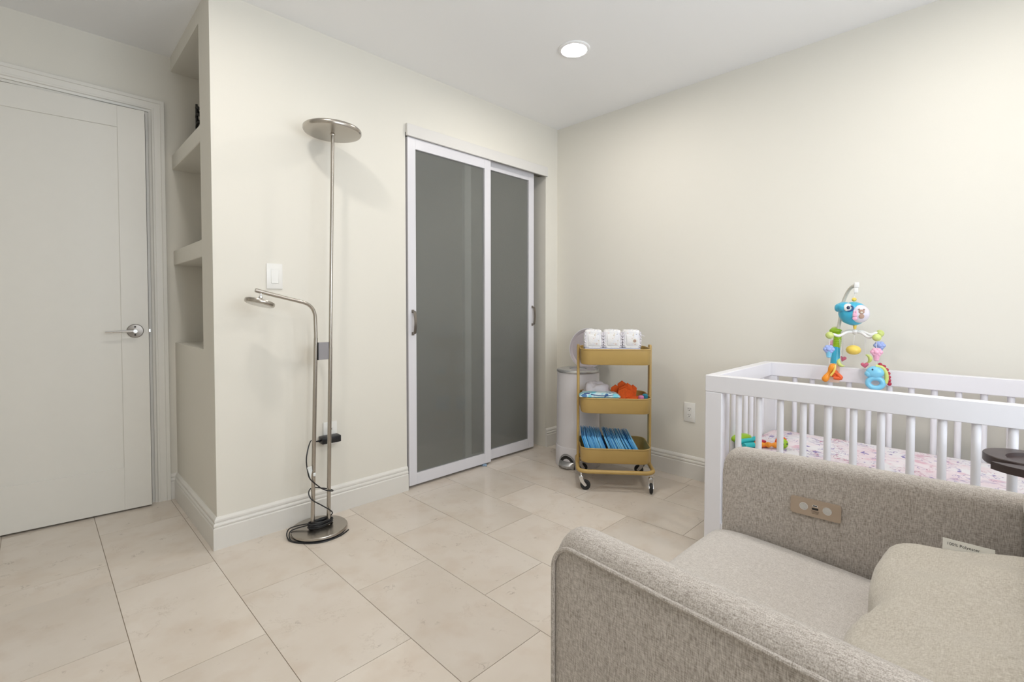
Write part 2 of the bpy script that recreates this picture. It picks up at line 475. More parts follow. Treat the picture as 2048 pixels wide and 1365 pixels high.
# door wall
DX0, DX1, DZ = -3.235, -2.440, 2.112
bm = B()
box(bm, XL, DX0, D, D + TW, 0, H); box(bm, DX1, -1.98, D, D + TW, 0, H); box(bm, DX0, DX1, D, D + TW, DZ, H)
struct(obj('wall_door', bm, 'wall_paint', smooth=None), 'cream wall around the hinged white door')
# hallway closing wall behind the door
bm = B(); box(bm, XL - TW, -1.86, 1.38, 1.5, 0, H); box(bm, XL - TW, XL, D + TW, 1.38, 0, H); box(bm, -1.98, -1.86, D, 1.38, 0, H)
struct(obj('wall_hall', bm, 'wall_paint', smooth=None), 'hallway wall beyond the hinged door')
# niche wall
NY0, ND = 0.186, 0.30
bm = B()
box(bm, -LA, -LA + ND, TW, NY0, 0, H); box(bm, -LA, -LA + ND, NY0, D, 0, 0.870); box(bm, -LA, -LA + ND, NY0, D, 2.362, H)
box(bm, -LA + ND, -LA + ND + 0.05, TW, D, 0, H)
nw = struct(obj('wall_niche', bm, 'wall_paint', smooth=None), 'cream wall end with three open display niches')
for z0, z1 in ((1.300, 1.380), (1.828, 1.906)):
    bm = B(); box(bm, -LA, -LA + ND, NY0, D, z0, z1, 0.003, 1); obj('niche_shelf', bm, 'wall_paint', nw, smooth=None)
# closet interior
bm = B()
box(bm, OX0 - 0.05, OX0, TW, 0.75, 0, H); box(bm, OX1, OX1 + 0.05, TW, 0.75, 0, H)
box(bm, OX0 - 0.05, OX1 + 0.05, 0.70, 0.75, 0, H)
struct(obj('wall_closet', bm, 'closet_wall_shaded', smooth=None), 'inside walls of the closet behind frosted doors')
# ceiling
bm = B(); box(bm, XL - TW, TW, YF - TW, 1.5, H, H + 0.06)
struct(obj('ceiling', bm, 'ceiling_paint', smooth=None), 'flat white ceiling')

# baseboards: moulded profile swept along a mitred path (distance from wall, height)
BPROF = [(0, 0.0), (0.018, 0.0), (0.018, 0.093), (0.0145, 0.0965), (0.0125, 0.0985), (0.016, 0.1015), (0.0165, 0.108), (0.0145, 0.113), (0.0105, 0.1155), (0.0105, 0.118), (0.0125, 0.122), (0.0115, 0.129), (0.007, 0.135), (0.004, 0.139), (0, 0.140)]
def offset_dirs(path):
    """miter vectors to the left-hand side of a 2D path"""
    out = []
    for i, p in enumerate(path):
        ds = []
        if i > 0: ds.append((Vector(path[i]) - Vector(path[i - 1])).normalized())
        if i < len(path) - 1: ds.append((Vector(path[i + 1]) - Vector(path[i])).normalized())
        ns = [Vector((-d.y, d.x)) for d in ds]
        if len(ns) == 1: out.append(ns[0])
        else:
            m = (ns[0] + ns[1]).normalized(); out.append(m / m.dot(ns[0]))
    return out
def base_run(name, path, segs, label):
    off = offset_dirs(path)
    bm = B()
    for i in segs:
        loft(bm, [[Vector((path[j][0] + off[j].x * d, path[j][1] + off[j].y * d, z)) for d, z in BPROF] for j in (i, i + 1)])
    return struct(obj(name, bm, 'trim_paint', smooth=25), label)
# path runs with the room on its left
pb = [(OX0 + 0.0, 0.0), (-LA, 0.0), (-LA, D), (-2.372, D)]
base_run('baseboard_back', pb, (0,), 'moulded white baseboard under the light switch')
base_run('baseboard_niche', pb, (1, 2), 'moulded white baseboard along the niche wall')
pr_ = [(0, YF), (0, 0), (OX1, 0)]
base_run('baseboard_right', pr_, (0,), 'moulded white baseboard behind the crib and cart')
base_run('baseboard_corner', pr_, (1,), 'short moulded baseboard between closet and corner')
base_run('baseboard_left', [(XL, D), (XL, YF)], (0,), 'moulded white baseboard on the far left wall')

# door casing
CPROF = [(0, 0.0), (0, 0.010), (0.010, 0.013), (0.014, 0.018), (0.022, 0.018), (0.024, 0.016), (0.040, 0.0175), (0.050, 0.0175), (0.053, 0.022), (0.068, 0.022), (0.070, 0.020), (0.070, 0.0)]
tr = thing('trim_1', 'moulded cream casing around the hinged door', None, (0, 0, 0), kind='structure')
cp = [(DX1, 0.0), (DX1, DZ), (DX0, DZ), (DX0, 0.0)]
coff = offset_dirs(cp)
for i in range(3):
    bm = B()
    loft(bm, [[Vector((cp[j][0] - coff[j].x * s, D - q, cp[j][1] - coff[j].y * s)) for s, q in CPROF] for j in (i, i + 1)])
    obj('casing', bm, 'door_paint', tr, smooth=25)
for a in ((DX1 - 0.012, DX1, 0, DZ), (DX0, DX0 + 0.012, 0, DZ), (DX0 + 0.012, DX1 - 0.012, DZ - 0.012, DZ)):
    bm = B(); box(bm, a[0], a[1], D, D + TW, a[2], a[3]); obj('jamb', bm, 'door_paint', tr, smooth=None)

# hinged door, a few degrees ajar
dw, dh, dt = 0.765, 2.088, 0.040
d1 = thing('door_1', 'cream single-panel hinged door standing slightly ajar', None, (-3.222, 0.839, 0.009), R(-5.55), kind='structure')
st, rt_, rb = 0.113, 0.108, 0.222
for nme, a in (('stile', (0, st, 0, dh)), ('stile', (dw - st, dw, 0, dh)), ('rail', (st, dw - st, 0, rb)), ('rail', (st, dw - st, dh - rt_, dh))):
    bm = B(); box(bm, a[0], a[1], 0, dt, a[2], a[3], 0.0012, 1); obj(nme, bm, 'door_paint', d1, smooth=None)
bm = B(); box(bm, st - 0.002, dw - st + 0.002, 0.007, dt - 0.007, rb - 0.002, dh - rt_ + 0.002); obj('panel', bm, 'door_paint', d1, smooth=None)
hx, hz = dw - 0.057, 0.934
Ry = Matrix.Rotation(R(90), 3, 'X')      # local z -> -y (towards the room)
bm = B(); lathe(bm, [(0.0, 0.0), (0.0355, 0.0), (0.0355, 0.004), (0.033, 0.0065), (0, 0.0085)], 36, (hx, 0, hz), Ry)
rose = obj('handle_rose', bm, 'pewter', d1)
bm = B(); lathe(bm, [(0.0, 0.006), (0.012, 0.006), (0.012, 0.03), (0.0115, 0.052), (0.009, 0.056), (0, 0.056)], 24, (hx, 0, hz), Ry)
tube(bm, [(hx + 0.004, -0.049, hz), (hx - 0.04, -0.049, hz), (hx - 0.118, -0.046, hz - 0.002)], [0.0062, 0.006, 0.005], 12)
obj('lever', bm, 'chrome', rose)
for s in (-1, 1):
    bm = B(); lathe(bm, [(0, 0.0078), (0.0042, 0.0078), (0.0042, 0.0088), (0, 0.0088)], 14, (hx, 0, hz + s * 0.021), Ry); obj('screw_hole', bm, 'dark_slot', rose)
bm = B(); box(bm, dw, dw + 0.010, 0.012, 0.028, hz - 0.010, hz + 0.010, 0.002, 1); obj('latch_bolt', bm, 'chrome', d1, smooth=None)

# sliding closet doors
def sliding(name, x0, x1, y0, z0, z1, handle_x, handle_z, label):
    wd, hg, th = x1 - x0, z1 - z0, 0.028
    d = thing(name, label, None, (x0, y0, z0), kind='structure')
    s, tp, bt = 0.054, 0.062, 0.066
    for nme, a in (('stile', (0, s, 0, hg)), ('stile', (wd - s, wd, 0, hg)), ('rail', (s, wd - s, 0, bt)), ('rail', (s, wd - s, hg - tp, hg))):
        bm = B(); box(bm, a[0], a[1], 0, th, a[2], a[3], 0.0008, 1); obj(nme, bm, 'closet_white', d, smooth=None)
    bm = B(); box(bm, s - 0.003, wd - s + 0.003, th / 2 - 0.0025, th / 2 + 0.0025, bt - 0.003, hg - tp + 0.003); obj('glass_pane', bm, 'frosted_glass', d, smooth=None)
    hx, hz = handle_x - x0, handle_z - z0
    bm = B()
    pts = spline([(hx, 0.0, hz - 0.066), (hx, -0.016, hz - 0.064), (hx, -0.022, hz - 0.052), (hx, -0.0285, hz), (hx, -0.022, hz + 0.052), (hx, -0.016, hz + 0.064), (hx, 0.0, hz + 0.066)], 6)
    secs = []
    for i, p in enumerate(pts):
        a, b_ = pts[max(i - 1, 0)], pts[min(i + 1, len(pts) - 1)]
        t = (b_ - a).normalized(); nrm = Vector((1, 0, 0)).cross(t)
        secs.append([p + Vector((sx * 0.0075, 0, 0)) + nrm * (sy * 0.003) for sx, sy in ((-1, -1), (1, -1), (1, 1), (-1, 1))])
    loft(bm, secs)
    for s2 in (-1, 1): box(bm, hx - 0.009, hx + 0.009, -0.003, 0, hz + s2 * 0.066 - 0.009, hz + s2 * 0.066 + 0.009, 0.001, 1)
    obj('pull_handle', bm, 'pewter', d, smooth=30)
    return d
d2 = sliding('door_2', -1.352, -0.704, -0.005, 0.016, 2.052, -1.322, 0.978, 'front sliding closet door with frosted glass and white frame')
bm = B(); box(bm, 0.575, 0.605, -0.006, 0.030, -0.0155, -0.004, 0.002, 1); box(bm, 0.583, 0.597, -0.016, -0.004, -0.0155, -0.008, 0.002, 1); obj('floor_guide', bm, 'guide_blue', d2, smooth=None)
sliding('door_3', -0.900, -0.234, 0.032, 0.016, 2.068, -0.252, 1.006, 'rear sliding closet door with frosted glass beside the corner')
bm = B(); box(bm, OX0, OX1, -0.022, -0.006, 2.053, 2.121, 0.001, 1)
box(bm, OX0, OX1, -0.006, 0.0, OZ, 2.121)
struct(obj('trim_2', bm, 'fascia_paint', smooth=None), 'white fascia board hiding the closet door track')
bm = B(); box(bm, OX0, OX1, 0.0, 0.075, OZ - 0.006, OZ); struct(obj('trim_3', bm, 'pewter', smooth=None), 'metal track above the sliding closet doors')

# ------------------------------------------------------------------ ceiling lights
def downlight(x, y, label):
    d = thing('recessed_downlight', label, 'ceiling light', (x, y, H - 0.006), group='recessed ceiling downlights')
    bm = B(); lathe(bm, [(0.064, 0.006), (0.084, 0.006), (0.084, 0.002), (0.080, -0.001), (0.068, -0.002), (0.064, 0.001)], 48, cap=False)
    obj('trim_ring', bm, 'ceiling_paint', d)
    bm = B(); lathe(bm, [(0.0, 0.004), (0.064, 0.004), (0.064, 0.002), (0.0, 0.001)], 40)
    obj('lens', bm, 'downlight_lens', d)
    return d
downlight(-0.832, -0.803, 'lit round recessed ceiling light above the utility cart')
downlight(-2.45, -0.80, 'round recessed ceiling light above the floor lamp, out of frame')
downlight(-2.45, -2.45, 'round recessed ceiling light above the viewer')
downlight(-0.832, -2.45, 'round recessed ceiling light above the crib, out of frame')

# ------------------------------------------------------------------ switch and outlets
def wall_plate(name, label, cat, loc, rz, kind):
    d = thing(name, label, cat, loc, rz)      # local -y towards the room
    bm = B(); box(bm, -0.036, 0.036, -0.006, 0, -0.060, 0.060, 0.0025, 2); obj('cover_plate', bm, 'plate_white', d)
    if kind == 'switch':
        bm = B(); box(bm, -0.017, 0.017, -0.0085, -0.005, -0.034, 0.034, 0.0015, 1); rk = obj('rocker', bm, 'plate_white', d)
    else:
        bm = B(); box(bm, -0.0175, 0.0175, -0.008, -0.005, -0.034, 0.034, 0.0015, 1); rc = obj('receptacle', bm, 'plate_white', d)
        for zc in (-0.0185, 0.0185):
            for sx in (-0.006, 0.006):
                bm = B(); box(bm, sx - 0.0012, sx + 0.0012, -0.0085, -0.0075, zc, zc + 0.008); obj('slot', bm, 'dark_slot', rc, smooth=None)
            bm = B(); lathe(bm, [(0, 0.0075), (0.0028, 0.0075), (0.0028, 0.0085), (0, 0.0085)], 12, (0, 0, zc - 0.007), Ry); obj('ground_hole', bm, 'dark_slot', rc)
    return d
wall_plate('light_switch', 'white rocker light switch on wall beside floor lamp', 'light switch', (-2.084, 0, 1.212), 0, 'switch')
wall_plate('wall_outlet', 'white wall outlet behind the floor lamp with black plug', 'outlet', (-1.823, 0, 0.418), 0, 'outlet')
wall_plate('wall_outlet', 'white wall outlet between the utility cart and crib', 'outlet', (0, -1.075, 0.412), R(-90), 'outlet')

# decorative black object deep in the top niche
dn = thing('openwork_ornament', 'black openwork ornament standing in the top niche', 'ornament', (-2.186, 0.745, 1.906))
bm = B(); box(bm, -0.05, 0.05, -0.05, 0.05, 0, 0.015, 0.002, 1); obj('base', bm, 'decor_black', dn, smooth=None)
for k in range(6):
    bm = B(); z = 0.04 + k * 0.045
    tube(bm, [(0.044 * math.cos(a), 0.044 * math.sin(a), z + 0.012 * math.sin(3 * a + k)) for a in [2 * math.pi * i / 24 for i in range(24)]], 0.0075, 8, closed=True)
    obj('ring', bm, 'decor_black', dn)
for k in range(5):
    a = 2 * math.pi * k / 5 + 2.6
    bm = B(); tube(bm, [(0.044 * math.cos(a + 0.5 * t), 0.044 * math.sin(a + 0.5 * t), 0.01 + 0.28 * t) for t in [i / 10 for i in range(11)]], 0.006, 8); obj('rod', bm, 'decor_black', dn)

# ------------------------------------------------------------------ floor lamp
LB = Vector((-1.946, -0.152, 0))
lamp = thing('floor_lamp', 'brushed nickel torchiere floor lamp with side reading arm', 'floor lamp', LB)
def L(x, y, z): return Vector((x, y, z)) - LB
bm = B(); lathe(bm, [(0, 0.0), (0.118, 0.0), (0.121, 0.002), (0.121, 0.009), (0, 0.009)], 56); obj('base_pad', bm, 'black_rubber', lamp)
bm = B(); lathe(bm, [(0, 0.009), (0.124, 0.009), (0.127, 0.011), (0.127, 0.0185), (0.1245, 0.0215), (0, 0.022)], 64); obj('base', bm, 'nickel', lamp)
tf, tt = L(-1.904, -0.157, 0.02), L(-1.862, -0.150, 1.885)
tm = tf.lerp(tt, 0.457)
bm = B(); tube(bm, [tf, tm], 0.0092, 18); obj('pole', bm, 'nickel', lamp)
bm = B(); tube(bm, [tm, tt], 0.0080, 18); obj('upper_pole', bm, 'nickel', lamp)
hc = L(-1.862, -0.150, 1.900)
tilt = Matrix.Rotation(R(1.2), 3, 'Y')
bm = B(); lathe(bm, [(0, -0.013), (0.010, -0.013), (0.0125, -0.006), (0.113, -0.0035), (0.1285, 0.0), (0.1325, 0.006), (0.1325, 0.017), (0.130, 0.020), (0.122, 0.020), (0.122, 0.012), (0, 0.012)], 64, hc, tilt)
th_ = obj('torchiere_head', bm, 'nickel', lamp)
bm = B(); lathe(bm, [(0, 0.012), (0.121, 0.012), (0.121, 0.016), (0, 0.018)], 48, hc, tilt); obj('diffuser', bm, 'plate_white', th_)
sf = L(-1.976, -0.145, 0.02)
s1 = L(-1.952, -0.148, 0.92)
bm = B(); tube(bm, [sf, s1], 0.0092, 18); obj('reading_pole', bm, 'nickel', lamp)
arm = spline([s1, L(-1.9535, -0.148, 1.000), L(-1.957, -0.149, 1.035), L(-1.969, -0.150, 1.062), L(-1.992, -0.152, 1.081), L(-2.026, -0.154, 1.092), L(-2.110, -0.157, 1.112), L(-2.215, -0.160, 1.139)], 8)
bm = B(); tube(bm, arm, [0.0080] * (len(arm) - 8) + [0.0088] * 8, 16); obj('reading_arm', bm, 'nickel', lamp)
hd = L(-2.198, -0.160, 1.087)
htilt = Matrix.Rotation(R(15.5), 3, 'Y') @ Matrix.Rotation(R(-3), 3, 'X')
bm = B(); lathe(bm, [(0, -0.012), (0.052, -0.012), (0.058, -0.010), (0.0605, -0.005), (0.0605, 0.003), (0.058, 0.007), (0.030, 0.011), (0.012, 0.0125), (0, 0.0125)], 44, hd, htilt)
rh = obj('reading_head', bm, 'nickel', lamp)
bm = B(); lathe(bm, [(0, -0.0128), (0.050, -0.0128), (0.050, -0.0118), (0, -0.0118)], 32, hd, htilt); obj('lens', bm, 'plate_white', rh)
bm = B(); tube(bm, [hd + Vector((0.002, 0, 0.010)), L(-2.192, -0.159, 1.133)], 0.0045, 12); ellipsoid(bm, hd + Vector((0.0035, 0, 0.020)), 0.009, 0.009, 0.009, 14, 8); obj('swivel', bm, 'chrome', lamp)
bx, tx = L(-1.9525, -0.148, 0.858), L(-1.889, -0.155, 0.858)
bm = B(); box(bm, bx.x + 0.006, tx.x - 0.004, bx.y - 0.008, bx.y + 0.006, bx.z - 0.041, bx.z + 0.041, 0.001, 1); obj('bracket', bm, 'bracket_grey', lamp, smooth=None)
bm = B(); box(bm, bx.x + 0.0055, bx.x + 0.0095, bx.y - 0.0095, bx.y + 0.0065, bx.z - 0.042, bx.z + 0.042); obj('bracket_gasket', bm, 'black_plastic', lamp, smooth=None)
# cord: adapter at the outlet, loops down both poles, coil on the base, bight over the rim
c0 = L(-1.885, -0.035, 0.398)
cpts = [c0, L(-1.915, -0.05, 0.402), L(-1.958, -0.10, 0.425), L(-1.980, -0.13, 0.419), L(-1.996, -0.145, 0.388), L(-2.003, -0.15, 0.346), L(-1.998, -0.155, 0.29), L(-1.990, -0.158, 0.262), L(-1.968, -0.160, 0.235), L(-1.935, -0.162, 0.202), L(-1.905, -0.171, 0.186), L(-1.883, -0.164, 0.179), L(-1.886, -0.138, 0.180), L(-1.92, -0.128, 0.192), L(-1.968, -0.128, 0.206), L(-1.990, -0.140, 0.193), L(-1.984, -0.158, 0.163), L(-1.94, -0.165, 0.125), L(-1.902, -0.173, 0.092), L(-1.886, -0.160, 0.068), L(-1.90, -0.142, 0.046)]
cr = 0.0028
bm = B(); tube(bm, spline(cpts, 8), cr, 8)
cord = obj('power_cord', bm, 'black_plastic', lamp)
bm = B(); rr = random.Random(5)
coil = []
for k in range(9 * 22):
    a = 2 * math.pi * k / 22; j = k // 22
    ex = 0.052 + 0.008 * math.sin(j * 2.1) + rr.uniform(-0.002, 0.002); ey = 0.022 + 0.006 * math.sin(j * 1.7 + 1)
    coil.append(L(-1.940 + ex * math.cos(a), -0.151 + ey * math.sin(a), 0.027 + 0.0026 * j + 0.004 * math.sin(a * 1.5 + j)))
tube(bm, coil, cr, 7); obj('cord_coil', bm, 'black_plastic', lamp)
bm = B()
tube(bm, spline([L(-1.985, -0.135, 0.042), L(-2.03, -0.105, 0.036), L(-2.066, -0.098, 0.030), L(-2.086, -0.125, 0.016), L(-2.086, -0.165, 0.0035), L(-2.062, -0.215, 0.003), L(-2.020, -0.258, 0.003), L(-1.97, -0.281, 0.003), L(-1.90, -0.275, 0.003), L(-1.845, -0.245, 0.003)], 8), cr, 7)
tube(bm, spline([L(-1.985, -0.140, 0.038), L(-2.04, -0.112, 0.028), L(-2.070, -0.120, 0.024), L(-2.082, -0.150, 0.008), L(-2.072, -0.190, 0.0035), L(-2.02, -0.252, 0.0085), L(-1.95, -0.277, 0.0085), L(-1.88, -0.262, 0.0085)], 8), cr, 7)
obj('cord_bight', bm, 'black_plastic', lamp)
bm = B()
box(bm, -0.048, 0.048, -0.026, 0.026, -0.017, 0.017, 0.004, 2, Matrix.Rotation(R(-3), 3, 'Z'), Vector((0, 0, 0)))
for v in bm.verts: v.co += L(-1.838, -0.0345, 0.398)
ad = obj('power_adapter', bm, 'black_plastic', lamp)
bm = B(); tube(bm, [L(-1.884, -0.035, 0.398), L(-1.91, -0.047, 0.401)], [0.0065, 0.0035], 10); obj('strain_relief', bm, 'black_plastic', lamp)
bm = B()
loft(bm, [[L(-2.004, -0.158, 0.318), L(-1.985, -0.160, 0.322), L(-1.982, -0.157, 0.300), L(-1.990, -0.155, 0.268)], [L(-2.003, -0.162, 0.317), L(-1.984, -0.165, 0.321), L(-1.981, -0.162, 0.299), L(-1.989, -0.160, 0.267)]])
box(bm, *(L(-1.978, 0, 0).x, L(-1.966, 0, 0).x, L(0, -0.168, 0).y, L(0, -0.162, 0).y, 0.272, 0.288), 0.002, 1)
obj('cord_tag', bm, 'clear_bag', lamp)

# ------------------------------------------------------------------ diaper pail
PX, PY = -0.266, -0.408
pail = thing('diaper_pail', 'white round diaper pail with raised lid in the corner', 'trash bin', (PX, PY, 0), R(-172))
# local +x faces the viewer
bm = B(); lathe(bm, [(0, 0.0), (0.150, 0.0), (0.1515, 0.004), (0.1495, 0.13), (0.1475, 0.135), (0.1455, 0.137), (0.143, 0.55), (0.142, 0.628), (0.139, 0.631), (0, 0.631)], 56); obj('body', bm, 'pail_white', pail)
bm = B(); lathe(bm, [(0.06, 0.640), (0.06, 0.652), (0.085, 0.655), (0.128, 0.653), (0.141, 0.648), (0.1455, 0.641), (0.1455, 0.634), (0.143, 0.631), (0.06, 0.631)], 56, cap=False); obj('top_rim', bm, 'pail_silver', pail)
bm = B(); lathe(bm, [(0, 0.641), (0.062, 0.641), (0.062, 0.646), (0, 0.646)], 32); obj('flap', bm, 'pail_grey', pail)
# lid: shallow domed disc hinged at the back, opened past vertical
lidm = Matrix.Rotation(R(-97), 3, 'Y')
ld = B(); lathe(ld, [(0, 0.0), (0.118, 0.0), (0.126, -0.006), (0.141, -0.010), (0.1445, -0.004), (0.1445, 0.012), (0.138, 0.022), (0.10, 0.032), (0, 0.036)], 48, (0.145, 0, 0.0))
for v in ld.verts: v.co = lidm @ v.co + Vector((-0.116, 0, 0.634))
lid = obj('lid', ld, 'pail_white', pail)
ld = B(); lathe(ld, [(0, -0.001), (0.120, -0.001), (0.127, -0.0075), (0.136, -0.0105), (0.136, -0.0115), (0.126, -0.0085), (0.119, -0.002), (0, -0.002)], 48, (0.145, 0, 0.0))
for v in ld.verts: v.co = lidm @ v.co + Vector((-0.116, 0, 0.634))
obj('lid_inner_shade', ld, 'pail_lid_shaded', lid)  # thin disc over the lid's inner face, carries its shadow colour
bm = B(); box(bm, -0.150, -0.118, -0.03, 0.03, 0.625, 0.665, 0.004, 2); obj('hinge', bm, 'pail_white', pail)
# arched pedal recess on the side towards the closet
def on_can(ang, z, r): return Vector((r * math.cos(ang), r * math.sin(ang), z))
A0 = R(0)
def arch(bm, hw, zt, r0, r1, z0=0.0):
    n = 18; rim = []
    for k in range(n + 1):
        a = math.pi * k / n
        rim.append((A0 + hw * math.cos(a), z0 + (zt - z0) * math.sin(a)))
    loft(bm, [[on_can(a, z, r0) for a, z in rim], [on_can(a, z, r1) for a, z in rim]])
bm = B(); arch(bm, R(27), 0.098, 0.147, 0.1535); obj('pedal_surround', bm, 'pail_grey', pail, smooth=30)
bm = B(); arch(bm, R(23), 0.085, 0.147, 0.1555); obj('pedal_recess', bm, 'dark_slot', pail, smooth=30)
bm = B()
secs = []
for k in range(13):
    a = A0 + R(-21 + 42 * k / 12); q = math.sin(math.pi * k / 12)
    secs.append([on_can(a, 0.014, 0.150), on_can(a, 0.012, 0.158 + 0.024 * q), on_can(a, 0.026, 0.162 + 0.024 * q), on_can(a, 0.046, 0.156 + 0.006 * q), on_can(a, 0.048, 0.150)])
loft(bm, secs); obj('pedal', bm, 'pail_silver', pail, smooth=50)

# ------------------------------------------------------------------ utility cart
CA = R(-51)
cart = thing('utility_cart', 'mustard yellow three-tier metal utility cart on casters', 'cart', (-0.402, -0.780, 0), CA)
CW, CD, CR = 0.405, 0.300, 0.058
def tub(z0, z1):
    bm = B()
    out = lambda s, z: [Vector((x, y, z)) for x, y in rrect(CW - 2 * s, CD - 2 * s, CR - s)]
    loft(bm, [out(0.006, z0), out(0.001, z0 + 0.006), out(0.0, z1), out(0.0022, z1), out(0.0032, z0 + 0.007), out(0.008, z0 + 0.0025)])
    t = obj('tray', bm, 'cart_paint', cart, smooth=50)
    bm = B(); tube(bm, [(x, y, z1) for x, y in rrect(CW + 0.002, CD + 0.002, CR + 0.001)], 0.0036, 8, closed=True); obj('rim', bm, 'cart_paint', t)
    return t
TIERS = ((0.733, 0.822), (0.449, 0.537), (0.157, 0.243))
for z0, z1 in TIERS: tub(z0, z1)
for s in (-1, 1):
    bm = B()
    x = s * (CW / 2 + 0.011)
    ol = rrect(0.016, 0.052, 0.0065, 4, x, 0.0)
    secs = [[Vector((px, py, z)) for px, py in ol] for z in (0.112, 0.835)]
    top = [Vector((x + (px - x) * 0.7, py * 0.9, 0.842)) for px, py in ol]
    loft(bm, secs + [top])
    obj('post', bm, 'cart_paint', cart, smooth=35)
bm = B(); tube(bm, [(x, y, 0.113) for x, y in rrect(CW + 0.030, CD + 0.026, 0.055)], 0.0118, 12, closed=True); obj('base_ring', bm, 'cart_paint', cart)
def caster(x, y, yaw):
    bm = B()
    tube(bm, [(0, 0, 0.102), (0, 0, 0.082)], 0.006, 10)
    lathe(bm, [(0, 0.084), (0.012, 0.084), (0.0145, 0.080), (0.0145, 0.074), (0, 0.072)], 18)
    for s in (-1, 1):
        loft(bm, [[Vector((s * 0.0115 + dx, a, b)) for a, b in ((-0.012, 0.078), (0.010, 0.078), (0.016, 0.055), (0.033, 0.030), (0.022, 0.022), (0.004, 0.038), (-0.010, 0.060))] for dx in (-0.0013, 0.0013)])
    c = obj('caster', bm, 'chrome', cart, smooth=35, loc=(x, y, 0), rot=(0, 0, yaw))
    Rx = Matrix.Rotation(R(90), 3, 'Y')
    bm = B(); lathe(bm, [(0, -0.009), (0.012, -0.009), (0.014, -0.007), (0.024, -0.0085), (0.029, -0.005), (0.030, 0), (0.029, 0.005), (0.024, 0.0085), (0.014, 0.007), (0.012, 0.009), (0, 0.009)], 28, (0, 0.024, 0.030), Rx)
    obj('wheel', bm, 'black_rubber', c)
    bm = B(); tube(bm, [(-0.0142, 0.024, 0.030), (0.0142, 0.024, 0.030)], 0.006, 10); obj('axle', bm, 'chrome', c)
cx, cy = CW / 2 - 0.004, CD / 2 - 0.006
caster(-cx, -cy, R(-95)); caster(cx, -cy, R(176)); caster(-cx, cy, R(-70)); caster(cx, cy, R(60))

CM = Matrix.Translation((-0.402, -0.780, 0)) @ Matrix.Rotation(CA, 4, 'Z')
def on_cart(x, y, z): return CM @ Vector((x, y, z))
# low lavender-grey box lid under the diapers
bm = B(); box(bm, -0.180, 0.140, -0.125, 0.060, 0, 0.094, 0.003, 1)
tag(obj('storage_box', bm, 'box_lavender', loc=on_cart(0, 0, 0.7365), rot=(0, 0, CA), smooth=30), 'low lavender-grey box holding diapers in the top tray', 'box')
# three folded diapers, soft bulging bundles
def diaper(x, wd, label, seed):
    rr = random.Random(seed)
    bm = B(); secs = []
    for j in range(15):
        t = j / 14; z = 0.098 * t
        bul = 1.0 + 0.05 * math.sin(math.pi * t) - 0.16 * max(0, t - 0.62) ** 1.4 / 0.25
        s = []
        ol = rrect(wd * bul, 0.13 * (1 - 0.10 * t), 0.026 if 0 < j < 14 else 0.030, 6)
        for k, (px, py) in enumerate(ol):
            wv = 0.0022 * math.sin(k * 1.9 + j * 1.3 + seed) + 0.0012 * math.sin(j * 2.7 + k)
            s.append(Vector((px * (1 + wv * 6), py * (1 + wv * 3), z + (0.003 * math.sin(k * 0.9 + seed) if 0 < j else 0))))
        secs.append(s)
    top = secs[-1]; c = sum(top, Vector()) / len(top)
    secs.append([p.lerp(c, 0.3) + Vector((0, 0, 0.006)) for p in top])
    loft(bm, secs)
    d = thing('folded_diaper', label, 'diaper', on_cart(x, -0.055, 0.831), CA, 'folded diapers in the top tray')
    obj('padding', bm, 'diaper_print', d, smooth=70)
    # frilled leg cuffs along both front edges, waistband across the front
    for sx in (-1, 1):
        bm = B()
        tube(bm, [(sx * (wd / 2 - 0.004 + 0.0026 * math.sin(i * 2.2)), -0.058 + 0.004 * math.cos(i * 1.7), 0.006 + 0.085 * i / 16) for i in range(17)], [0.0035 + 0.0012 * math.sin(i * 2.6 + seed) for i in range(17)], 7)
        obj('leg_cuff', bm, 'white_cloth', d)
    bm = B(); box(bm, -wd * 0.30, wd * 0.30, -0.0672, -0.058, 0.008 + 0.002 * seed, 0.074, 0.004, 2); obj('front_panel', bm, 'diaper_print', d)
    return d
diaper(-0.128, 0.108, 'leftmost folded diaper in the top tray, beside the raised lid', 1)
diaper(-0.018, 0.108, 'middle folded diaper of the three in the top tray', 2)
d3_ = diaper(0.092, 0.106, 'rightmost folded diaper with round bear-coloured emblem in top tray', 3)
bm = B(); lathe(bm, [(0, 0.0665), (0.015, 0.0665), (0.015, 0.0680), (0, 0.0680)], 24, (0.013, 0, 0.042), Ry); em = obj('emblem', bm, 'tag_white', d3_)
bm = B(); lathe(bm, [(0, 0.0678), (0.009, 0.0678), (0.009, 0.0686), (0, 0.0686)], 20, (0.014, 0, 0.041), Ry); obj('emblem_print', bm, 'toy_brown', em)
d3_['label'] = 'rightmost folded diaper with a round brown emblem, in top tray'
bm = B(); loft(bm, [[Vector((0.040 + 0.04 * t, -0.01 + 0.01 * t, 0.085 - 0.022 * t + q)) for q in (0, 0.003)] + [Vector((0.040 + 0.04 * t, 0.0 + 0.01 * t, 0.085 - 0.022 * t + q)) for q in (0.003, 0)] for t in (0, 0.3, 0.6, 0.85, 1.0)]); obj('fastening_tab', bm, 'white_cloth', d3_)
# dark blue tube behind
tb = thing('cream_tube', 'dark blue tube standing behind the diapers in top tray', 'tube', on_cart(0.142, 0.090, 0.7365), CA + R(10))
bm = B(); loft(bm, [[Vector((0.020 * math.cos(a) * k, 0.016 * math.sin(a) * q, z)) for a in [2 * math.pi * i / 20 for i in range(20)]] for k, q, z in ((0.95, 0.95, 0.02), (1, 1, 0.03), (1.1, 0.6, 0.10), (1.25, 0.12, 0.130))]); obj('body', bm, 'blue_dark', tb)
bm = B(); lathe(bm, [(0, 0), (0.015, 0), (0.016, 0.003), (0.016, 0.021), (0, 0.021)], 20); obj('cap', bm, 'plate_white', tb)

